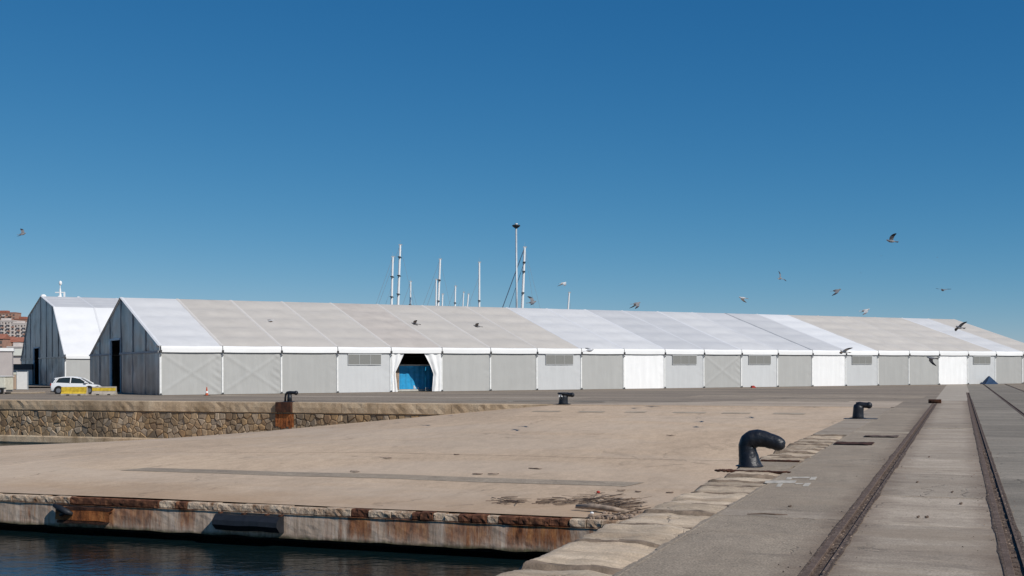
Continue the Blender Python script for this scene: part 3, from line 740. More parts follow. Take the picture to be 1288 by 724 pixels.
labs = {(673, 590): 'pair of dark leaves between the pale slab joint and the strip', (802, 619): 'dark scrap of bark right of the driftwood pile', (446, 594): 'flat dark scrap beside the dark strip, left of centre', (487, 577.5): 'small dark crumb on the slipway joint, left of centre', (574, 573): 'small dark crumb above the long dark strip',
        (844, 561): 'lone tiny pebble high on the slipway', (600, 597): 'dark crumb on the near side of the dark strip', (781, 618): 'thin dark twig tip just above the driftwood pile', (842, 620): 'small dark pebble near the coping stones', (620, 597.5): 'small scrap just above the dark strip at mid slipway'}
for (u, v), lab in labs.items():
    p = rampat(u, v); mb = MB(); l = R.uniform(.1, .28)
    mb.grid(frange(-l, l, 5), [-.06, 0, .06], lambda x, y: (x + .02 * nz(x * 9, u), y * (1 - abs(x / l) ** 2 * .8) + .04 * nz(x * 8, v), .035 + .03 * nz(x * 7, y * 20, u)))
    vs = list(mb.v); k = len(vs)
    o = mb.build('debris_scrap', M['wood_dark']); o.matrix_world = QM @ Matrix.Translation((p.x, p.y, zramp(p.x, p.y))) @ Matrix.Rotation(R.uniform(-.5, .5), 4, 'Z')
    so_ = o.modifiers.new('thick', 'SOLIDIFY'); so_.thickness = .015
    tag(o, lab, 'debris', 'scraps lying on the slipway')
for (u, v, lab) in ((1153, 607, 'small brown clod on the slabs between the rails'), (1197, 619.5, 'small stone beside a slab joint between the rails'), (1208, 634, 'dark stone by the right rail'), (1154, 651, 'left crumb of the pair between the rails'), (1165, 651, 'right crumb of the pair between the rails'), (993, 637.5, 'dark clod on the asphalt below the painted mark'), (1168, 575, 'pebble high between the rails')):
    p = GQ(u, v); mb = MB(); mb.ball((0, 0, .012), R.uniform(.018, .03), 7, R.uniform(1, 1.6), 1, .7)
    mb.ball((.012, .01, .02), .014, 6)
    o = mb.build('clod', M['wood_dark']); o.matrix_world = QM @ Matrix.Translation((p.x, p.y, 0)); tag(o, lab, 'clod', 'crumbs on the quay paving')
p = GQ(965, 649); mb = MB(); mb.tube([(-.28, 0, .02), (-.05, .015, .028), (.1, -.01, .024), (.27, .01, .02)], [.008, .012, .012, .006], 6)
o = mb.build('stick', M['wood_dark']); o.matrix_world = QM @ Matrix.Translation((p.x, p.y, .004)) @ Matrix.Rotation(.2, 4, 'Z'); tag(o, 'dark stick lying on the pale band across the asphalt', 'stick')

# ------------------------------------------------------------ masonry wall behind the slipway
wall = thing('masonry_wall', 'rubble stone retaining wall with a pale coping course behind the slipway', 'wall', mw=QM)
mb = MB(); mb.grid([-400, -62, -17.5], [-6, -.6], lambda t, z: (t, WS + .06, z)); mb.build('mortar_bed', M['mortar'], wall, fix=False)
def clip(poly, px, py, nx, ny):
    out = []
    for i in range(len(poly)):
        a, b = poly[i], poly[(i + 1) % len(poly)]
        da = (a[0] - px) * nx + (a[1] - py) * ny; db = (b[0] - px) * nx + (b[1] - py) * ny
        if da <= 0: out.append(a)
        if da * db < 0:
            f = da / (da - db); out.append((a[0] + (b[0] - a[0]) * f, a[1] + (b[1] - a[1]) * f))
    return out
pts = []
row = 0; z = -.92
while z > -2.5:
    t = -60 + (row % 2) * .27
    while t < -19:
        if z > lerp_tab(ZB, t) - .25 : pts.append((t + R.uniform(-.14, .14), z + R.uniform(-.13, .13)))
        t += R.choice((.3, .38, .46, .7)) if t > -57.5 else .6
    z -= .33; row += 1
stones = 0; extra = MB()
for i, (px, py) in enumerate(pts):
    poly_ = [(px - .6, -2.42), (px + .6, -2.42), (px + .6, -.70), (px - .6, -.70)]
    for j, (qx, qy) in enumerate(pts):
        if i == j or abs(qx - px) > 1.3 or abs(qy - py) > 1.3: continue
        d = math.hypot(qx - px, qy - py)
        if d < .05: continue
        nx, ny = (qx - px) / d, (qy - py) / d
        poly_ = clip(poly_, px + nx * (d / 2 - .012), py + ny * (d / 2 - .012), nx, ny)
        if len(poly_) < 3: break
    if len(poly_) < 3: continue
    cx = sum(p[0] for p in poly_) / len(poly_); cy = sum(p[1] for p in poly_) / len(poly_)
    pr = R.uniform(.03, .1); n = len(poly_)
    vs = [(x, WS + .06, z) for x, z in poly_] + [(cx + (x - cx) * .96, WS + .05 - pr * .7, cy + (z - cy) * .96) for x, z in poly_] + [(cx + (x - cx) * .72, WS + .05 - pr + R.uniform(-.015, .015), cy + (z - cy) * .72) for x, z in poly_]
    fs = [(k, (k + 1) % n, n + (k + 1) % n, n + k) for k in range(n)] + [(n + k, n + (k + 1) % n, 2 * n + (k + 1) % n, 2 * n + k) for k in range(n)] + [[2 * n + k for k in range(n)]]
    if stones < 298 and (n >= 3 and (max(p[0] for p in poly_) - min(p[0] for p in poly_)) > .33 and px > -58.5 or stones < 40 and n > 6):
        m_ = MB(); m_.add(vs, fs); m_.build('stone', M['stone'], wall); stones += 1
    else: extra.add(vs, fs)
if extra.v: extra.build('small_stones', M['stone'], wall)['kind'] = 'stuff'
mb = MB(); mb.grid(frange(-80, -38, 90), range(4), lambda t, j: (t, WS + (-.16, -.2, -.2, .05)[3 - j] * -1 * (-1) + .03 * nz(t * 2, j), (-3.2, -2.8, -2.45, -2.36)[j] + .03 * nz(t * 1.5, j * 2)))
mb.build('plinth', M['wallcap'], wall, fix=False)
t = -64.0; blk = (-35.35, -34.25)
mb = MB(); mb.box(-400, -64.02, WS - .06, WS + .998, -.68, .012); mb.build('wall_cap', M['wallcap'], wall)
while t < -17.6:
    l = R.uniform(2.2, 3.6) if t < -30 else R.uniform(1.2, 2.6)
    if t < blk[0] < t + l + .4: l = blk[0] - t
    if abs(t - blk[0]) < .01: t = blk[1]; continue
    l = min(l, -17.5 - t); n = max(4, int(l * 3)); sd_ = R.random() * 30
    if l < .1: break
    prof = [(.998, .012), (.1, .014), (-.05, -.02), (-.07, -.3), (-.06, -.62), (.06, -.66)]
    mb = MB(); mb.grid(range(n + 1), range(6), lambda i, j: (t + .012 + (l - .024) * i / n, WS + prof[j][0] + (.05 * nz((t + l * i / n) * 3, prof[j][1] * 4) if j else 0), prof[j][1] + (.015 * nz(i * 1.7, sd_, j) if j > 1 else 0)))
    mb.f += [list(range(6)), [n * 6 + q for q in range(6)][::-1]]; mb.mi += [0, 0]
    mb.build('wall_cap', M['wallcap'], wall)
    t += l
# rust stain stones below the iron block
mb = MB()
for i in range(7):
    x = -35.45 + i * .19; mb.grid(frange(x, x + .17, 2), frange(-1.75 + R.uniform(0, .3), -.7, 6), lambda t, z: (t, WS - .07 + .03 * nz(t * 6, z * 5), z))
mb.build('rust_stain', M['rust_bright'], wall, fix=False)

# ------------------------------------------------------------ bollards
big = thing('mooring_bollard', 'large black hook shaped mooring bollard on a rusty plate in the foreground', 'bollard', mw=QM @ Matrix.Translation((.14, 13.5, 0)))
cl = [(457, 500, 124), (455, 484, 110), (450, 445, 98), (443, 395, 88), (435, 345, 80), (433, 300, 78), (446, 264, 82), (480, 240, 84), (525, 231, 80), (570, 236, 75), (612, 247, 71), (655, 261, 69), (695, 277, 66), (722, 291, 56), (741, 301, 36), (750, 305, 8)]
SC = 24.7 / 1500 / 7.155
path = [((x - 445) * SC / .936, 0, (487 - y) * SC) for x, y, r in cl]; rr = [r * SC for x, y, r in cl]
# densify
P2, R2 = [], []
for i in range(len(path) - 1):
    for q in range(3):
        f = q / 3; P2.append(Vector(path[i]).lerp(Vector(path[i + 1]), f)); R2.append(rr[i] * (1 - f) + rr[i + 1] * f)
P2.append(Vector(path[-1])); R2.append(rr[-1])
mb = MB(); mb.tube(P2, R2, 28)
me = mb.mesh('hook_body', M['iron'], smooth=True)
for v in me.vertices:
    c = v.co; d = nz(c.x * 11, c.y * 11, c.z * 11) * .010 + nz(c.x * 26, c.y * 26, c.z * 26) * .004
    v.co = c + v.normal * d
link('hook_body', me, big)
bp = MB(); bp.lathe([(.27, .0), (.27, .012), (.25, .02), (.2, .03)], (0, 0, 0), 28); bp.build('foot_ring', M['iron'], big, smooth='auto')
plate = MB(); plate.box(-.13, .86, -1.34, 1.54, -.34, -.012); plate.build('base_plate', M['asphalt_near'], big)
for a in ((-.2, 1.04, -1.42, -1.26), (.02, .86, 1.5, 1.64)):
    mb = MB(); n = 24
    mb.grid(frange(a[0], a[1], n), range(6), lambda x, j: (x, (a[2], a[2], (a[2] + a[3]) / 2, (a[2] + a[3]) / 2 + .02, a[3], a[3])[j] + .015 * nz(x * 7, j), (-.02, .02, .03, .01, .02, -.02)[j] + .014 * nz(x * 9, j * 2)))
    mb.build('rusty_frame_bar', M['rust'], big)
mb = MB()
for i in range(26): mb.ball((-.28 + R.gauss(0, .1), -1.34 + R.gauss(0, .06), .01), R.uniform(.02, .05), 6, 1.3, 1, .6)
mb.build('rust_flakes', M['rust'], big)

def small_bollard(label, mw, kind, dia=.22, hgt=.66, arm=.5):
    r = thing('mooring_bollard', label, 'bollard', mw=mw)
    mb = MB()
    if kind == 'thick':
        mb.tube([(0, 0, -.02), (0, 0, .1), (.01, 0, .3), (.02, 0, .44), (.03, 0, .52), (.05, 0, .58)], [dia * 1.12, dia * 1.03, dia * .97, dia * .97, dia * .9, dia * .55], 20)
        mb.tube([(-.06, 0, .53), (.06, 0, .55), (.22, 0, .55), (arm - .1, 0, .54), (arm - .03, 0, .535), (arm, 0, .53)], [.13, .135, .115, .115, .1, .05], 16)
        mb.ball((arm - .08, 0, .54), .135, 12)
    else:
        mb.tube([(.06, 0, -.02), (.06, 0, .5)], [.16, .13], 14); mb.tube([(-.26, 0, -.02), (-.24, 0, .3), (-.2, 0, .48), (-.1, 0, .56), (.06, 0, .57), (.3, 0, .57), (.55, 0, .56)], [.07, .06, .07, .09, .11, .1, .1], 12)
        mb.ball((.52, 0, .56), .14, 12)
    mb.build('bollard_body', M['iron'], r, smooth=True)
    mb = MB(); mb.lathe([(dia * 1.7, 0), (dia * 1.7, .02), (dia * 1.2, .04)], (0, 0, 0), 20); mb.build('foot_ring', M['iron'], r)
    return r
b2 = small_bollard('small black mooring bollard standing alone beside the rails on the right', QM @ Matrix.Translation((.45, 38.1, .004)), 'thick', .215, .66, .5)
mb = MB(); mb.box(-.55, .75, -.3, .4, -.01, .008); mb.build('base_plate', M['dark_metal'], b2)
b3 = small_bollard('black mooring bollard with a white painted number 9 in front of the tent', QM @ Matrix.Translation((-16.9, 53.0, .012)), 'thick', .26, .66, .62)
mb = MB(); mb.lathe([(.3, .56), (.33, .58), (.33, .64), (.3, .67)], (0, 0, 0), 18); mb.build('cap', M['iron'], b3)
cu = bpy.data.curves.new('number_nine', 'FONT'); cu.body = '9'; cu.size = .46; cu.extrude = .006; cu.align_x = 'CENTER'; cu.offset = .012
tmp = bpy.data.objects.new('tmp', cu); COL.objects.link(tmp); bpy.context.view_layer.update()
nm = bpy.data.meshes.new_from_object(tmp.evaluated_get(bpy.context.evaluated_depsgraph_get())); bpy.data.objects.remove(tmp)
nm.materials.clear(); nm.materials.append(M['white'])
o = link('number_nine', nm, b3); o.location = (-.07, -.275, .24); o.rotation_euler = (rad(90), 0, rad(8))
b4 = small_bollard('thin black mooring bollard on a rusty iron block set in the masonry wall', QM @ Matrix.Translation((-34.75, WS + .35, .03)), 'thin')
mb = MB(); mb.box(-.6, .5, -.6, .3, -.62, 0); mb.build('iron_block', M['rust'], b4, bevel=.03)
# rusty plate and slot near the second bollard
def slot(name, lab, u0, u1, v, dy, m='rust'):
    a = GQ(u0, v); b = GQ(u1, v)
    r = thing(name, lab, 'iron plate', mw=QM @ Matrix.Translation((a.x, a.y, 0)))
    L_ = b.x - a.x
    mb = MB(); mb.grid(frange(0, L_, 14), [0, dy * .4, dy], lambda x, y: (x, y + .05 * nz(x * 3, y), .012 + .02 * nz(x * 5, y * 3) + .012)); mb.build('plate', M[m], r, fix=False)
    mb = MB(); mb.grid(frange(0, L_ * .9, 14), [0, 1], lambda x, q: (x, -.03 - q * .12 + .05 * nz(x * 4, q), .007)); mb.build('slot', M['tyre'], r, fix=False)
    return r
slot('iron_plate', 'rusty sunken iron plate between the coping and the near rail', 1048, 1098, 559, 1.0)
slot('iron_plate', 'faint rusty strip beside the near rail beyond the sunken plate', 1086, 1130, 549.5, .7, 'rail')

# ------------------------------------------------------------ tents
def tent(name, label, mw, nb, prof, roofm, wallm, doors, ngab, rail_z, vents=(), xc=(), opening=None, eave=3.95, low_sheet=False, seams=None, BW=5.0):
    """prof: (y, z) outline of the gable from near eave to far eave."""
    r = thing(name, label, 'tent', mw=mw)
    L_ = nb * BW; bandz = eave - .5
    # roof panels, one per bay and slope
    for n in range(nb):
        for k in range(len(prof) - 1):
            (y0, z0), (y1, z1) = prof[k], prof[k + 1]
            vis = k < (len(prof) - 1) / 2
            ln = math.hypot(y1 - y0, z1 - z0); np_ = max(2, round(ln / 2.9)); ny = np_ * 6 if vis else 2; nx = 8 if vis else 2
            nyv, nzv = -(z1 - z0) / ln, (y1 - y0) / ln
            mb = MB()
            def fn(i, j):
                f = j / ny; g = i / nx
                d = (.11 * abs(math.sin(math.pi * np_ * f)) ** .8 + .015 * nz(n * 9 + g * 4, f * 9)) * (4 * g * (1 - g)) ** .9 if vis and 0 < i < nx else 0
                if g in (0, 1): d = 0
                return (n * BW + BW * g, y0 + (y1 - y0) * f + nyv * d, z0 + (z1 - z0) * f + nzv * d)
            mb.grid(range(nx + 1), range(ny + 1), fn)
            mb.build('roof_panel', M[roofm[n % len(roofm)][k if isinstance(roofm[0], tuple) else 0] if isinstance(roofm[n % len(roofm)], tuple) else M and roofm[n % len(roofm)]], r, smooth=True, fix=False)
    # seams over the rafters
    for n in range(nb + 1):
        mb = MB(); x = n * BW
        for (y0, z0), (y1, z1) in zip(prof, prof[1:]):
            ln = math.hypot(y1 - y0, z1 - z0); a, b = -(z1 - z0) / ln, (y1 - y0) / ln
            mb.grid([(-.17, .0), (-.06, .04), (.06, .04), (.17, .0)], [0, 1], lambda q, f: (x + q[0], y0 + (y1 - y0) * f + a * q[1], z0 + (z1 - z0) * f + b * q[1]))
        rm_ = roofm[min(n, len(roofm) - 1) % len(roofm)]
        mb.build('roof_seam', M['sheet_bar'] if seams and n in seams else M['seam_beige' if rm_ in ('roof_beige', 'roof_tan') else 'seam_white'], r, fix=False)
    # long side
    for n in range(nb):
        x0, x1 = n * BW, n * BW + BW
        mb = MB()
        mb.grid(frange(x0 + .03, x1 - .03, 10), range(6), lambda x, j: (x, (.0, -.06, -.10, -.12, -.13, -.135)[j] + .02 * nz(x * 1.3, j), (eave + .015, eave + .0, eave - .05, eave - .2, bandz + .15, bandz)[j] - .02 * math.sin((x - x0) / BW * math.pi)))
        mb.build('eave_band', M['band'], r, smooth=True)
        if opening == n: continue
        wm = wallm[n % len(wallm)]; sd_ = R.random() * 40; X = n in xc; V = n in vents
        nx, nzz = (40, 28) if X else (24, 16)
        def fn(i, j):
            g = i / nx; f = j / nzz; x = x0 + .06 + (BW - .12) * g; z = .02 + (bandz + .06) * f
            d = .015 * nz(x * 1.2 + sd_, z * .8) + .012 * nz(x * 4, z * 1.5 + sd_)
            e = max(0, (g - .8) / .2); d += .045 * e * (1 - abs(2 * f - 1)) * math.sin((z * 7 + x * 5)) * .6 + .03 * e * math.sin(z * 11 + x * 8 + sd_)
            if X:
                a = abs((f - .5) - (g - .5) * .9); b = abs((f - .5) + (g - .5) * .9)
                d += .04 * max(0, 1 - min(a, b) / .05)
            d *= min(1, g * 10, (1 - g) * 20 + .1)
            return (x, .02 - d, z)
        mb = MB(); mb.grid(range(nx + 1), range(nzz + 1), fn)
        wp = mb.build('wall_panel', M[wm], r, smooth=True, fix=False)
        if V:
            mb = MB(); mb.grid([x0 + 1.0, x0 + 2.5, x0 + 4.05], [bandz - 1.0, bandz - .55, bandz - .12], lambda x, z: (x, -.045, z)); vv = mb.build('vent_window', M['mesh'], r, fix=False)
            mb = MB(); 
            for q in range(3): mb.box(x0 + .98 + q * 1.03, x0 + 1.0 + q * 1.03, -.06, -.048, bandz - 1.0, bandz - .14)
            mb.box(x0 + .95, x0 + 4.1, -.07, -.048, bandz - .14, bandz - .08); mb.box(x0 + .97, x0 + 4.08, -.065, -.048, bandz - 1.04, bandz - 1.0)
            mb.build('vent_frame', M[wm], vv)
    for n in range(nb + 1):
        x = n * BW
        mb = MB(); mb.box(x - .07, x + .07, -.035, .07, 0, bandz + .1); mb.build('post', M['post'], r)
        mb = MB(); mb.box(x - .07, x + .08, -.2, -.1, bandz - .06, bandz + .18); mb.box(x - .04, x + .05, -.16, -.095, bandz - .28, bandz - .18); mb.build('clamp', M['clamp'], r)
        mb = MB(); mb.box(x - .14, x + .14, -.22, .1, 0, .03); mb.box(x - .06, x + .06, -.16, -.1, .03, .16); mb.build('base_foot', M['clamp'], r)
    # far side wall and far gable
    W_ = prof[-1][0]
    mb = MB(); mb.grid([0, L_], [0, prof[-1][1]], lambda x, z: (x, W_ - .03, z)); mb.build('rear_wall', M[wallm[0]], r, fix=False)
    mb = MB(); mb.add([(L_ - .04, 0.02, 0)] + [(L_ - .04, y, z - .02) for y, z in prof] + [(L_ - .04, W_ - .05, 0)], [list(range(len(prof) + 2))]); mb.build('far_gable', M['sheet'], r, fix=False)
    # front gable
    def roofz(y): return lerp_tab(prof, y)
    seamy = frange(0, W_, ngab)
    for i in range(ngab):
        ya, yb = seamy[i] + .04, seamy[i + 1] - .04
        d = doors
        segs = []
        if d and ya < d[1] and yb > d[0]:
            da, db, dh = d
            segs = [(ya, max(ya, da), 0), (max(ya, da), min(yb, db), dh), (min(yb, db), yb, 0)]
        else: segs = [(ya, yb, 0)]
        mb = MB(); lowb = MB()
        for a, b, zb in segs:
            if b - a < .02: continue
            nn = max(3, int((b - a) * 3))
            split = rail_z + .1
            lo = zb
            def wav(y, f, amp): return -.02 - amp * (.5 + .5 * math.sin(y * 1.3 + .3 * math.sin(f * 3))) + .05 * nz(y * .8, f * 2.5)
            if zb < split:
                lowb.grid(frange(a, b, nn), frange(0, 1, 8), lambda y, f: (wav(y * 2.2, f, .07), y, lo + (split - lo) * f))
                lo = split
            mb.grid(frange(a, b, nn), frange(0, 1, 8), lambda y, f: (wav(y, f, .03), y, lo + (roofz(y) - .03 - lo) * f))
        mb.build('gable_panel', M['sheet'], r, smooth=True, fix=False)
        if lowb.v: lowb.build('gable_skirt', M['sheet_low' if low_sheet else 'sheet'], r, smooth=True, fix=False)
    for i, y in enumerate(seamy):
        if doors and doors[0] < y < doors[1]: continue
        mb = MB(); mb.box(-.1, -.03, y - .025, y + .025, 0, max(.5, roofz(y) - .05)); mb.build('gable_post', M['sheet_bar'] if not low_sheet else M['sheet'], r)
    da, db, dh = doors
    for a, b in ((0, da), (db, W_)):
        mb = MB(); mb.box(-.2, -.14, a, b, rail_z, rail_z + .16)
        mb.build('gable_rail', M['sheet_bar'] if not low_sheet else M['sheet'], r)
    mb = MB(); mb.box(-.2, -.05, db, db + .35, 0, dh); mb.box(-.18, .1, da, db + .35, dh, dh + .18); mb.box(-.12, .02, da - .12, da, 0, dh); mb.build('door_frame', M['blue_edge'], r)
    # edge trim along the gable rake
    mb = MB()
    for (y0, z0), (y1, z1) in zip(prof, prof[1:]):
        mb.tube([(-.04, y0, z0), (-.04, y1, z1)], .06, 6)
    mb.build('rake_trim', M['band'], r)
    return r
roofs = ['roof_white'] + ['roof_beige'] * 3 + ['roof_tan'] + ['roof_beige'] * 3 + ['roof_white'] * 2 + ['roof_grey', 'roof_grey', 'roof_white', 'roof_grey', 'roof_grey', 'roof_bright'] + ['roof_beige'] * 4 + ['roof_white', 'roof_beige']
walls = ['wall_grey'] * 22
for i in (3, 7, 10, 12, 15, 19): walls[i] = 'wall_pale'
for i in (9, 14, 18): walls[i] = 'wall_white'
t1 = tent('storage_tent', 'very long white storage tent with beige and white roof bays across the quay', TM1, 22, [(0, 3.95), (14.5, 8.57), (29, 3.5)], roofs, walls, (14.62, 18.5, 4.75), 6, 3.42, vents=(3, 7, 10, 12, 15, 19), xc=(0, 1, 11), opening=4, seams=(14,))
TM2 = Matrix.Translation((-55.8, 149, 0)) @ Matrix.Rotation(math.atan2(.4974, .8675), 4, 'Z')
t2 = tent('storage_tent', 'second higher tent with a barn shaped roof and grey gable at the left', TM2, 5, [(0, 3.95), (8.2, 10.3), (18.9, 12.26), (30.8, 10.0), (39, 3.4)],
          [('roof_bright', 'roof_grey', 'roof_grey', 'roof_white')], ['wall_grey'], (20.8, 25.2, 5.1), 8, 3.6, low_sheet=True, seams=None)
mb = MB(); mb.ball((.3, 19.4, 12.25), .42, 12, 1, 1, .8); mb.build('ridge_cap', M['white'], t2, smooth=True)
# curtains of the open bay
def curtain(x0, side, lab=None):
    mb = MB(); nz_, nx = 22, 16
    def fn(i, j):
        f = j / nz_; z = .03 + 3.5 * f; g = i / nx
        wd = lerp_tab([(0, .62), (.42, .42), (.5, .40), (.75, .85), (1, 1.25 if side > 0 else 1.55)], f) if side > 0 else lerp_tab([(0, .85), (.38, .75), (.44, .7), (.7, 1.1), (1, 1.75)], f)
        return (x0 + side * wd * g, -.03 - .09 * math.sin(g * 11 + f * 1.5) * (.4 + .6 * g) - .05 * nz(g * 4, f * 5), z)
    mb.grid(range(nx + 1), range(nz_ + 1), fn)
    o = mb.build('curtain', M['wall_white'], t1, smooth=True, fix=False)
    return o
curtain(20.08, 1); curtain(24.92, -1)
# shipping container inside
ct = thing('shipping_container', 'blue corrugated shipping container inside the open bay of the tent', 'container', mw=TM1 @ Matrix.Translation((18.2, 1.9, 0)))
mb = MB(); n = 84; pr = []
for i in range(n):
    x = .25 + (12.2 - .5) * i / (n - 1); pr.append((x, .045 if (i // 2) % 2 else 0))
mb.grid(range(n), [0, 1], lambda i, q: (pr[i][0], pr[i][1] + .01, .22 + q * 2.1)); mb.build('side_panel', M['container'], ct, fix=False)
mb = MB(); mb.box(0, 12.2, .08, 2.44, .2, 2.4); mb.build('body', M['container'], ct)
mb = MB(); mb.box(0, 12.2, -.02, .06, 2.33, 2.45); mb.build('top_rail', M['container_low'], ct)
mb = MB(); mb.box(0, 12.2, -.02, .06, .03, .2); mb.build('bottom_rail', M['container_low'], ct)
mb = MB(); mb.box(3.05, 3.45, -.06, 0.0, .2, 2.33); mb.build('stile', M['wood'], ct)
mb = MB()
for x, w_, h in ((4.9, .08, .3), (5.05, .06, .18), (5.3, .08, .14), (6.05, .12, .1), (6.3, .05, .12), (6.6, .12, .1), (6.85, .05, .1), (7.0, .07, .16)):
    mb.box(x, x + w_, -.03, -.02, .24, .24 + h)
mb.build('white_lettering', M['white'], ct)

# ------------------------------------------------------------ small things by the tents
def on(u, v): return G(u, v)
def at_tent(u, v, dy=0): return on(u, v)
# traffic cone
p = on(260, 497.3); c = thing('traffic_cone', 'orange and white traffic cone at the foot of the first tent bay', 'cone', p)
mb = MB(); mb.lathe([(.13, .03), (.1, .2)], n=12); mb.build('lower_sleeve', M['cone'], c)
mb = MB(); mb.lathe([(.1, .2), (.075, .36)], n=12); mb.build('white_sleeve', M['white'], c)
mb = MB(); mb.lathe([(.075, .36), (.03, .68)], n=12); mb.build('upper_sleeve', M['cone'], c)
mb = MB(); mb.box(-.2, .2, -.2, .2, 0, .03); mb.build('base', M['tyre'], c)
# red weight, navy tarp
p = on(947, 487.6); mb = MB(); mb.prism([(-.35, 0), (.38, 0), (.3, .2), (.05, .34), (-.25, .3)], 'y', -.2, .2); mb.box(.3, .55, -.1, .1, 0, .1)
o = mb.build('red_bag', M['red'], None, bevel=.05); o.location = p; o.scale = (.7, .7, .7); o.rotation_euler = (0, 0, .5); tag(o, 'small red bag on the ground at the foot of the tent', 'bag')
p = TM1 @ Vector((0, 0, 0)); p = on(1235.5, 482.3)
mb = MB(); mb.add([(-1.0, 0, 0), (1.5, .1, 0), (-.75, .9, 0), (.9, .9, 0), (-.1, .15, 1.0), (.1, .5, .95), (.5, .05, .55), (-.6, -.02, .4)], [(0, 1, 6), (0, 6, 4), (0, 4, 7), (1, 3, 5), (1, 5, 4), (1, 4, 6), (3, 2, 5), (2, 0, 7), (2, 7, 4), (2, 4, 5), (0, 2, 3, 1)])
o = mb.build('tarpaulin', M['navy']); o.location = TM1 @ Vector((97.6, -1.25, 0)); o.rotation_euler = (0, 0, rad(29.8)); tag(o, 'dark blue pointed tarpaulin heap against the tent wall at the right', 'tarpaulin')

def barrier(u0, u1, v, lab, full):
    a = on(u0, v); b = on(u1, v); r = thing('concrete_barrier', lab, 'barrier', (a + b) / 2, 0, 'concrete barriers by the parked car')
    L_ = (b - a).length / 2
    mb = MB(); mb.prism([(-.28, 0), (.28, 0), (.26, .14), (.12, .3), (.1, .7), (-.1, .7), (-.12, .3), (-.26, .14)], 'x', -L_, L_); mb.build('barrier_body', M['barrier'], r, bevel=.015, seg=1)
    mb = MB()
    if full: mb.add([(-L_ + .02, -.264, .15), (L_ - .02, -.264, .15), (L_ - .02, -.128, .31), (-L_ + .02, -.128, .31), (-L_ + .02, -.108, .68), (L_ - .02, -.108, .68)], [(0, 1, 2, 3), (3, 2, 5, 4)])
    else: mb.add([(-L_ + .02, -.126, .34), (L_ - .02, -.126, .34), (L_ - .02, -.112, .6), (-L_ + .02, -.112, .6)], [(0, 1, 2, 3)])
    mb.build('yellow_paint', M['yellow'], r, fix=False)
    mb = MB()
    for x in (-.45, .45): mb.box(x - .12, x + .12, -.29, -.275, 0, .09)
    mb.build('lifting_slot', M['tyre'], r)
barrier(78.5, 109, 497.2, 'yellow faced concrete barrier directly in front of the white car', True)
barrier(117, 145.5, 496.8, 'grey concrete barrier with a yellow stripe beside the dark tent door', False)

# white hatchback
car = thing('parked_car', 'white hatchback parked behind the yellow barriers', 'car', on(95, 495.3) + Vector((0, .3, 0)), rad(6))
def loft(mb, secs):                          # secs: list of (x, [(y,z)...])
    n = len(secs[0][1]); vs = [(x, y, z) for x, ring in secs for y, z in ring]
    fs = [(i * n + k, i * n + (k + 1) % n, (i + 1) * n + (k + 1) % n, (i + 1) * n + k) for i in range(len(secs) - 1) for k in range(n)]
    fs += [list(range(n))[::-1], [(len(secs) - 1) * n + k for k in range(n)]]
    mb.add(vs, fs)
def ring(w_, z0, z1, t_=.0):
    return [(-w_ * .92, z0), (w_ * .92, z0), (w_, z0 + .15), (w_, (z0 + z1) / 2 + .05), (w_ - .05 - t_, z1), (-w_ + .05 + t_, z1), (-w_, (z0 + z1) / 2 + .05), (-w_, z0 + .15)]
mb = MB(); loft(mb, [(-1.98, ring(.74, .38, .82)), (-1.9, ring(.83, .28, .95)), (-1.5, ring(.87, .2, .98)), (-.5, ring(.88, .2, .93)), (.6, ring(.88, .2, .90)), (1.1, ring(.87, .2, .86)), (1.7, ring(.82, .24, .74)), (1.93, ring(.72, .3, .62)), (2.0, ring(.62, .36, .54))])
body = mb.build('body', M['carpaint'], car, smooth='auto')
mb = MB()
def cab(w0, w1, z0, z1): return [(-w0, z0), (w0, z0), (w1, z1 - .05), (w1 - .1, z1), (-w1 + .1, z1), (-w1, z1 - .05)]
loft(mb, [(-1.88, cab(.76, .62, .9, 1.0)), (-1.55, cab(.8, .62, .9, 1.36)), (-.9, cab(.82, .63, .9, 1.43)), (-.2, cab(.82, .63, .88, 1.44)), (.4, cab(.82, .62, .86, 1.33)), (1.15, cab(.8, .66, .84, .9))])
mb.build('cabin_glass', M['glass'], car, smooth='auto')
mb = MB(); loft(mb, [(-1.68, [(-.6, 1.30), (.6, 1.30), (.58, 1.36), (-.58, 1.36)]), (-.9, [(-.63, 1.40), (.63, 1.40), (.56, 1.475), (-.56, 1.475)]), (-.2, [(-.63, 1.41), (.63, 1.41), (.56, 1.485), (-.56, 1.485)]), (.42, [(-.62, 1.30), (.62, 1.30), (.56, 1.36), (-.56, 1.36)])])
mb.build('roof', M['carpaint'], car, smooth='auto')
mb = MB()
for sy in (-1, 1):
    for pa in ([(-1.6, sy * .79, .97), (-1.3, sy * .67, 1.41)], [(.4, sy * .655, 1.34), (1.18, sy * .82, .87)], [(-.35, sy * .83, .9), (-.32, sy * .65, 1.42)], [(-1.72, sy * .8, .97), (-1.5, sy * .66, 1.33)]):
        mb.tube(pa, .045, 6)
mb.build('pillars', M['carpaint'], car)
for sy in (-1, 1):
    for x in (-1.28, 1.22):
        wh = MB(); wh.tube([(x, sy * .70, .31), (x, sy * .90, .31)], .31, 20); wo_ = wh.build('wheel', M['tyre'], car)
        wh = MB(); wh.tube([(x, sy * .86, .31), (x, sy * .912, .31)], .19, 14); wh.build('rim', M['rim'], wo_)
        wh = MB(); wh.tube([(x, sy * .6, .33), (x, sy * .885, .33)], .385, 20); wh.build('wheel_arch', M['tyre'], car)
mb = MB(); mb.box(-2.0, -1.86, -.8, -.5, .72, .9); mb.build('tail_light', M['red'], car, bevel=.02)
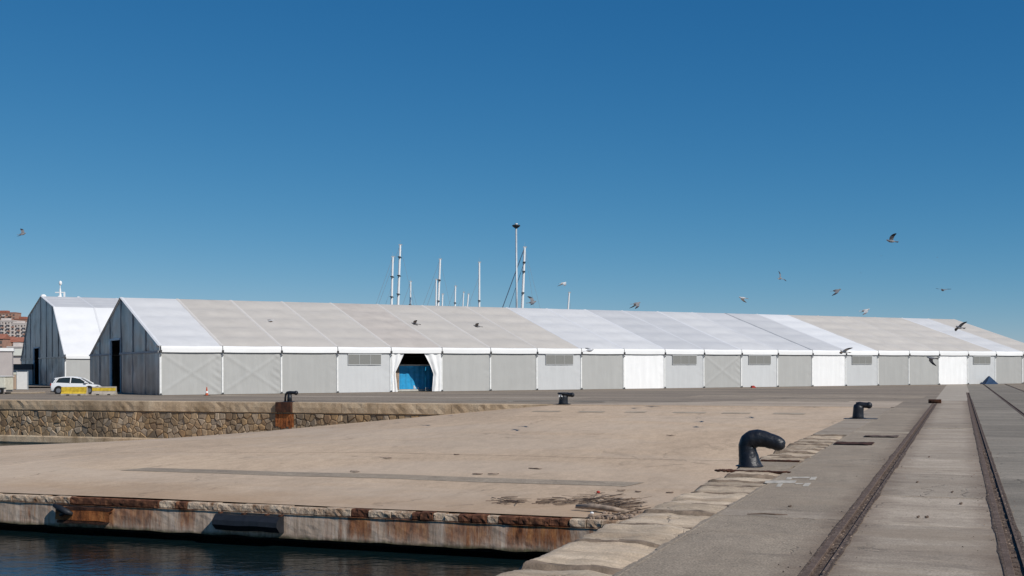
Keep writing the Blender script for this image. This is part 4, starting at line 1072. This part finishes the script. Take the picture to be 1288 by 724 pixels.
mb = MB(); mb.box(-2.0, -1.86, .5, .8, .72, .9); mb.build('tail_light', M['red'], car, bevel=.02)
mb = MB(); mb.box(1.72, 1.92, -.78, -.5, .58, .68); mb.build('headlight', M['glass'], car, bevel=.02)
mb = MB(); mb.box(.85, 1.05, -1.0, -.84, .92, 1.04); mb.build('wing_mirror', M['carpaint'], car, bevel=.03)
mb = MB(); mb.box(-1.95, 1.9, -.84, .84, .17, .24); mb.build('sill', M['tyre'], car)

# left edge: render shed, gate panel, trailer, kerb slab
p = on(0, 492.3)
c_ = G(15.5, 492.3)
sh = thing('harbour_shed', 'low grey rendered shed with a white parapet at the left edge', 'shed', c_, math.atan2(-c_.x, c_.y) * .97)
mb = MB(); x1 = 0; Y = 0
mb.box(x1 - 12, x1, Y, Y + 8, 0, 3.85); mb.build('wall', M['shed'], sh)
mb = MB(); mb.box(x1 - 12.1, x1 + .12, Y - .12, Y + 8.1, 3.85, 4.15); mb.build('parapet', M['white'], sh)
mb = MB(); mb.box(x1 - .55, x1 + .01, Y - .02, Y, 0, .85); mb.build('dark_plinth', M['dark_metal'], sh)
tr = thing('box_trailer', 'cream box trailer with a dark wheel cut by the left frame edge', 'trailer', G(0, 495.6))
mb = MB(); mb.box(-2.2, .42, 0, 1.7, .35, 1.5); mb.build('box', M['cream'], tr, bevel=.04)
mb = MB(); mb.box(-2.3, .5, -.06, 1.76, 1.5, 1.56); mb.build('lid', M['white'], tr)
mb = MB(); mb.tube([(0, -.12, .27), (0, .12, .27)], .27, 18); wl = mb.build('wheel', M['tyre'], tr)
mb = MB(); mb.tube([(0, -.15, .27), (0, -.1, .27)], .14, 12); mb.build('rim', M['rim'], wl)
mb = MB(); mb.box(-.5, .45, -.15, .2, .5, .56); mb.build('mudguard', M['dark_metal'], tr)
g1 = G(22, 490); g2 = G(34.2, 490)
gp = thing('gate_panel', 'plain white upright gate panel left of the high tent', 'gate', (g1 + g2) / 2); hw = (g2.x - g1.x) / 2
mb = MB(); mb.box(-hw, hw, -.03, .03, .05, 3.0 * .62); mb.build('panel', M['white'], gp)
mb = MB(); mb.box(-hw - .06, -hw, -.05, .05, 0, 1.95); mb.box(hw, hw + .06, -.05, .05, 0, 1.95); mb.build('frame', M['grey_pole'], gp)
g1 = G(18.2, 489); cab_ = thing('electric_cabinet', 'narrow beige cabinet between the shed and the white panel', 'cabinet', g1)
mb = MB(); mb.box(-.22, .22, -.2, .2, 0, 1.55); mb.build('body', M['tan_wall'], cab_, bevel=.02)
mb = MB(); mb.box(-.25, .25, -.23, .23, 1.55, 1.8); mb.build('cap', M['cream'], cab_)
mb = MB(); a = G(6, 495); b = G(37, 495); mb.box(a.x, b.x, a.y, a.y + 3.2, 0, .12); o = struct('pavement', mb, M['patch'], Matrix.Identity(4), bevel=.03)
a = G(16, 483); b = G(45, 483)
bw = thing('boundary_wall', 'low wall with a dark top band left of the high tent', 'wall', (0, 0, 0))
mb = MB(); mb.box(a.x - 25, b.x, 170, 170.4, 0, 2.1); mb.build('wall', M['white_wall'], bw)
mb = MB(); mb.box(a.x - 25, b.x, 169.95, 170.45, 2.1, 2.9); mb.build('dark_band', M['dark_metal'], bw)
wb = thing('white_warehouse', 'small pale roofed warehouse behind the grey shed', 'warehouse', (0, 0, 0))
a = D(10, 440, 260); b = D(34, 440, 260)
mb = MB(); mb.box(a.x - 10, b.x, 260, 275, 0, D(10, 447, 260).z); mb.build('wall', M['white_wall'], wb)
z0 = D(10, 447, 260).z; mb = MB(); mb.prism([(260 - .4, z0), (275.4, z0), (267, z0 + 1.6)], 'x', a.x - 10.2, b.x + .2); mb.build('roof', M['cream'], wb)

# ------------------------------------------------------------ distant apartment blocks
winme = None
def building(lab, u0, u1, vtop, Y, wallm, storeys, cols, depth=14, roof='flat', bal=True, name='apartment_block'):
    global winme
    a = D(u0, vtop, Y); b = D(u1, vtop, Y); top = a.z; x0, x1 = a.x, b.x
    g = min(hill((x0 + x1) / 2, Y), hill(x0, Y + depth), hill(x1, Y)) - 2
    r = thing(name, lab, 'building', ((x0 + x1) / 2, Y, 0)); w2 = (x1 - x0) / 2
    mb = MB(); mb.box(-w2, w2, 0, depth, g, top); mb.build('wall', M[wallm], r)
    fh = 3.1
    for k in range(storeys):
        zc = top - 1.9 - k * fh
        if zc - 1.2 < g: break
        for c_ in range(cols):
            x = -w2 + (c_ + .5) * 2 * w2 / cols
            mb = MB(); mb.box(x - w2 / cols * .55, x + w2 / cols * .55, -.12, -.02, zc - .95, zc + .75); mb.build('window', M['window'], r)
        if bal:
            for c_ in range(0, cols, 2):
                x = -w2 + (c_ + .5) * 2 * w2 / cols
                mb = MB(); mb.box(x - w2 / cols * .9, x + w2 / cols * .9, -1.3, -.13, zc - 1.45, zc - .45); mb.build('balcony', M['white_wall'] if (k + c_) % 3 else M['brick_wall'], r)
    if roof == 'tile':
        mb = MB(); mb.prism([(-.6, top), (depth + .6, top), (depth / 2, top + 3)], 'x', -w2 - .4, w2 + .4); mb.build('roof', M['roof_tile'], r)
    else:
        mb = MB(); mb.box(-w2 - .2, w2 + .2, -.3, depth + .2, top, top + .7); mb.box(-w2 * .5, w2 * .3, 3, 9, top + .7, top + 2.6); mb.build('roof', M['roof_tile' if wallm != 'white_wall' else 'white_wall'], r)
    return r
building('tall brick red apartment block rising highest at the far left', -14, 19.5, 393.5, 1180, 'brick_wall', 8, 8)
building('white apartment block with brown balconies in front of the brick tower', -6, 17, 403.5, 1050, 'white_wall', 9, 6)
building('brick and white apartment block nearest the high tent', 17.5, 37, 401.5, 1080, 'brick_wall', 9, 5)
building('wide white block with dark balconies right of the brick strip', 14.5, 33, 407, 1020, 'white_wall', 8, 5)
building('low tan house below the apartment blocks', -8, 14, 429, 720, 'tan_wall', 2, 3, 10, 'tile', False, 'house')
building('low brick house with a red roof beside the high tent', 14, 32, 430, 700, 'brick_wall', 1, 3, 12, 'tile', False, 'house')
building('small orange house at the left frame edge', -20, 4, 426, 690, 'brick_wall', 2, 4, 10, 'tile', False, 'house')
building('white flat house low behind the grey shed', 9, 27, 437, 600, 'white_wall', 1, 3, 10, 'flat', False, 'house')

# ------------------------------------------------------------ yachts behind the tent, light mast, ship radar mast
def yacht(ub, ut, vt, Y, lab, wpx=2.0, stays=(), spread=(), dark=False):
    tp = D(ut, vt, Y); zt = tp.z; vb = 470
    xb = D(ub, 385, Y).x; zb = D(ub, 385, Y).z
    sl_ = (tp.x - xb) / (zt - zb); base = Vector((xb - sl_ * (zb - WATER - 1), Y, WATER))
    r = thing('sailing_yacht', lab, 'yacht', base, 0, 'sailing yachts moored behind the tent')
    hgt = zt - WATER; rt = wpx * 1.18 * Y / F / 2
    P = lambda z: Vector((sl_ * (z - 1), 0, z))
    mb = MB(); mb.tube([P(.8), P(hgt * .6), P(hgt)], [rt, rt, rt * .75], 8); mb.build('mast', M['white'], r)
    mb = MB(); mb.box(P(hgt).x - rt * 1.1, P(hgt).x + rt * 1.5, -.08, .08, hgt - .05, hgt + .15); mb.tube([P(hgt), P(hgt) + Vector((0, 0, .8))], .015, 4); mb.build('masthead', M['grey_pole'], r)
    L_ = hgt * .62; bm_ = hgt * .16
    mb = MB()
    secs = []
    for f, wf, d in ((-.5, .35, .2), (-.3, .8, .0), (0, 1, -.1), (.3, .7, .0), (.5, .02, .35)):
        x = f * L_; hw_ = wf * bm_ / 1.2
        secs.append((x, [(-hw_ * .5, -.5 + d), (hw_ * .5, -.5 + d), (hw_, 1.2), (-hw_, 1.2)]))
    loft(mb, secs); mb.build('hull', M['white'], r)
    mb = MB(); mb.box(-L_ * .2, L_ * .12, -bm_ * .35, bm_ * .35, 1.2, 1.8); mb.build('deckhouse', M['white'], r, bevel=.1)
    mb = MB(); mb.tube([P(2.6), P(2.6) + Vector((-L_ * .38, 0, .1))], .1, 6); mb.build('boom', M['grey_pole'], r)
    for f in spread:
        z = hgt * f; mb = MB(); mb.box(P(z).x - rt * 1.02, P(z).x + rt * 1.02, -1.2, 1.2, z - .05, z + .07); mb.build('spreader', M['dark_metal'], r)
    for dx, f, th, dk in stays:
        mb = MB(); mb.tube([P(hgt * f), Vector((dx * L_ * .5, 0, 1.3))], th, 4); mb.build('stay', M['cable_dark' if dk else 'cable'], r)
    return r
c1 = (-1, 1, .03, 0)
yacht(492.6, 494.5, 323, 190, 'second tallest pair mast of the left cluster, thick and white with stays to the left', 2.7, (c1, (-.75, .8, .02, 0)), (.72, .86))
yacht(500.8, 503.8, 308, 195, 'tallest white mast on the left, leaning slightly right', 2.8, (c1, (.8, 1, .025, 0)), (.68, .8, .92))
yacht(516.3, 516.8, 354, 200, 'short mast just right of the tall leaning mast', 2.0, (c1, (.8, 1, .025, 0)), (.8,))
yacht(548.5, 549, 351.5, 185, 'shorter mast touching the left side of the tall middle mast', 2.0, (c1,), ())
yacht(551.3, 554, 326, 195, 'tall middle mast with a thin aerial on top', 2.6, (c1, (.8, 1, .025, 0)), (.7, .85))
yacht(556.4, 557, 370, 205, 'shortest mast right beside the tall middle mast', 2.0, ((.9, 1, .025, 0),), ())
yacht(572.5, 573.2, 360, 205, 'lone thin mast between the middle mast and the small pair', 2.0, (c1,), (.85,))
yacht(582.4, 583.5, 367.5, 215, 'left thin mast of the small close pair', 1.6, (c1,), ())
yacht(588, 589.5, 370, 210, 'right thin mast of the small close pair', 2.0, ((.9, 1, .02, 0),), ())
yacht(603, 603.3, 330, 190, 'upright white mast with one pale stay, right of the small pair', 2.4, ((-1, .9, .03, 0),), (.72,))
yacht(657.2, 660.4, 311, 190, 'thick raked mast beside the grey light pole, with dark furled sail', 3.0, ((-1, 1, .09, 1), (-.8, .9, .05, 1), (.9, 1, .025, 0), (.6, 1, .025, 0)), (.7, .84, .9))
yacht(715, 716.3, 368, 190, 'short mast standing alone at the right of all masts', 2.2, ((.5, 1, .02, 0),), ())
lp = thing('floodlight_mast', 'tall grey floodlight pole with a round dark head behind the tent', 'light pole', (D(650.7, 400, 165).x, 165, 0))
zt = D(649, 284.5, 165).z; mb = MB(); mb.tube([(0, 0, 0), (-.1, 0, zt)], [.17, .12], 10); mb.build('pole', M['grey_pole'], lp, smooth=True)
mb = MB(); mb.lathe([(.2, -.35), (.5, -.12), (.58, 0), (.5, .1), (.1, .16)], (-.1, 0, zt + .1), 16); mb.build('lamp_head', M['dark_metal'], lp)
mb = MB(); mb.lathe([(.2, 0), (.22, .14)], (-.1, 0, zt + .27), 10); mb.build('head_cap', M['white'], lp)
Yk = 235; base = D(76, 373, Yk)
rm = thing('motor_yacht', 'large white motor yacht whose radar mast and domes show over the high tent', 'yacht', (base.x, Yk, WATER))
zk = base.z - WATER
mb = MB(); loft(mb, [(-2.5, [(-3, -1), (3, -1), (4, 4), (-4, 4)]), (22, [(-3, -1), (3, -1), (4, 4), (-4, 4)]), (32, [(-.2, 0), (.2, 0), (.4, 4.6), (-.4, 4.6)])]); mb.build('hull', M['white'], rm)
mb = MB(); mb.box(-2, 18, -3.4, 3.4, 4, 8); mb.box(-1.5, 14, -3, 3, 8, 12); mb.box(-.5, 8, -2.6, 2.6, 12, zk - .9); mb.build('superstructure', M['white'], rm)
mb = MB(); mb.tube([(0, 0, zk - .6), (0, 0, zk + 1.6)], [.3, .16], 8); mb.box(-.95, .95, -.15, .15, zk + .75, zk + .95); mb.box(.7, .95, -.15, .15, zk - .3, zk + .75); mb.tube([(0, 0, zk + 1.6), (0, 0, zk + 2.3)], .08, 6); mb.build('radar_mast', M['white'], rm)
mb = MB(); mb.ball((.05, 0, zk + 2.7), .42, 12, .75, .75, 1.1); mb.build('top_dome', M['white'], rm, smooth=True)
mb = MB(); mb.ball((0, -.3, zk - .1), .5, 12, 1.0, 1, .6); mb.build('satellite_dome', M['white'], rm, smooth=True)
mb = MB(); mb.ball((3.6, 0, zk - .35), .5, 12, .9, 1, .8); mb.build('satellite_dome', M['white'], rm, smooth=True)

# ------------------------------------------------------------ birds
def bird_mesh(wa, wb, fold=0.0, twist=0.0, mats=('bird', 'bird_dark')):
    """body along +x; wa / wb: lift angle of the left and right wing."""
    mb = MB(); mb.tube([(-.17, 0, .0), (-.12, 0, 0), (-.04, 0, -.005), (.05, 0, -.005), (.11, 0, .015), (.145, 0, .03), (.165, 0, .03), (.185, 0, .022)], [.012, .036, .056, .052, .034, .030, .020, .004], 10)
    mb.add([(-.15, -.02, .004), (-.15, .02, .004), (-.30, .055, .0), (-.30, -.055, .0), (-.15, -.02, -.008), (-.15, .02, -.008), (-.30, .055, -.006), (-.30, -.055, -.006)], [(0, 1, 2, 3), (7, 6, 5, 4), (0, 3, 7, 4), (1, 5, 6, 2), (2, 6, 7, 3)])
    for side, ang in ((1, wa), (-1, wb)):
        st = [(0, .075, -.07), (.12, .085, -.08), (.2, .06 - fold * .3, -.09 - fold * .3), (.29, -.0 - fold * .9, -.12 - fold), (.35, -.09 - fold * 1.4, -.13 - fold * 1.4)]
        pts = []; yy = .02; zz = .015
        for i, (d, xf, xb) in enumerate(st):
            a = ang * (1 - .12 * i) - (0 if i < 3 else .15 * abs(ang))
            if i: dd = d - st[i - 1][0]; yy += dd * math.cos(a) * (1 - fold * .5); zz += dd * math.sin(a)
            for x, dz in ((xf, .004), (xb, -.002)): pts += [(x, side * yy, zz + dz + .004), (x, side * yy, zz + dz - .004)]
        fs = []
        for i in range(4):
            o_ = i * 4
            fs += [(o_, o_ + 4, o_ + 6, o_ + 2), (o_ + 1, o_ + 3, o_ + 7, o_ + 5), (o_, o_ + 1, o_ + 5, o_ + 4), (o_ + 2, o_ + 6, o_ + 7, o_ + 3)]
        fs.append((16, 17, 19, 18)); k = len(mb.f); mb.add(pts, fs)
        for q in range(k + 8, len(mb.f)): mb.mi[q] = 1
    return mb.mesh('flying_pigeon', [M[mats[0]], M[mats[1]]])
poses = [bird_mesh(.9, .75), bird_mesh(-.5, -.6, .05, 0, ('bird_pale', 'bird')), bird_mesh(.25, .15), bird_mesh(-.9, -.75, .08), bird_mesh(.15, .1, 0, 0, ('bird_pale', 'bird_dark')), bird_mesh(1.1, -.2, .03)]
BL = [(29, 294, 62, 5, 0, .3, 'lone dark pigeon flying high at the far left of the sky'),
      (341, 403.6, 62, 4, 20, .1, 'pigeon flying low in front of the beige roof near the tall gable'),
      (522, 407, 60, 2, 180, .3, 'pigeon gliding in front of the roof above the open tent bay'),
      (600, 410, 60, 2, 175, .2, 'pigeon flying before the roof right of the open bay'),
      (670, 380, 55, 5, 8, .25, 'pigeon with a raised wing at the roof ridge beside the raked mast'),
      (709, 356, 62, 1, 30, .0, 'pale pigeon flying above the short lone mast'),
      (742, 440.5, 52, 4, 10, .2, 'pale pigeon flying past the eave left of the first white wall panel'),
      (801, 381.5, 52, 3, 20, .15, 'pigeon just above the ridge with wings down, left of the dark roof seam'),
      (934, 374.5, 60, 1, 160, .2, 'pale pigeon just above the ridge near the dark roof seam'),
      (981.5, 350, 60, 0, 60, .9, 'banking pigeon in the sky right of the dark roof seam'),
      (1053, 365, 52, 3, -15, .1, 'dark pigeon with drooped wings above the bright roof bay'),
      (1089, 390, 54, 1, -10, .2, 'pale pigeon with drooped wings touching the ridge line at the right'),
      (1121, 303, 48, 0, 180, .35, 'highest large pigeon in the right part of the sky'),
      (1186, 364.5, 58, 2, 90, .0, 'pigeon seen head on with level wings in the right sky'),
      (1207, 411.5, 50, 2, 200, .5, 'pigeon gliding before the roof at the far right end'),
      (1062, 442, 46, 4, 200, .3, 'pale pigeon flying over the third white wall panel from the right'),
      (1171, 450, 50, 3, 150, .6, 'dark speckled pigeon before the wall left of the last white panel'),
      (1109, 321.5, 330, 2, 70, .0, 'tiny distant bird just below the highest pigeon'),
      (1179, 323.5, 330, 2, 110, .0, 'tiny distant bird at the far right of the sky'),
      (1083, 343, 450, 2, 100, .0, 'faintest distant bird left of the tiny pair')]
for u, v, Y, k, yaw, bank, lab in BL:
    o = link('flying_pigeon', poses[k]); o.location = D(u, v, Y); o.scale = (1.0,) * 3
    o.rotation_euler = (bank, -.12, rad(yaw)); tag(o, lab, 'bird', 'pigeons in flight')
print('objects', len(bpy.data.objects), 'stones', stones)
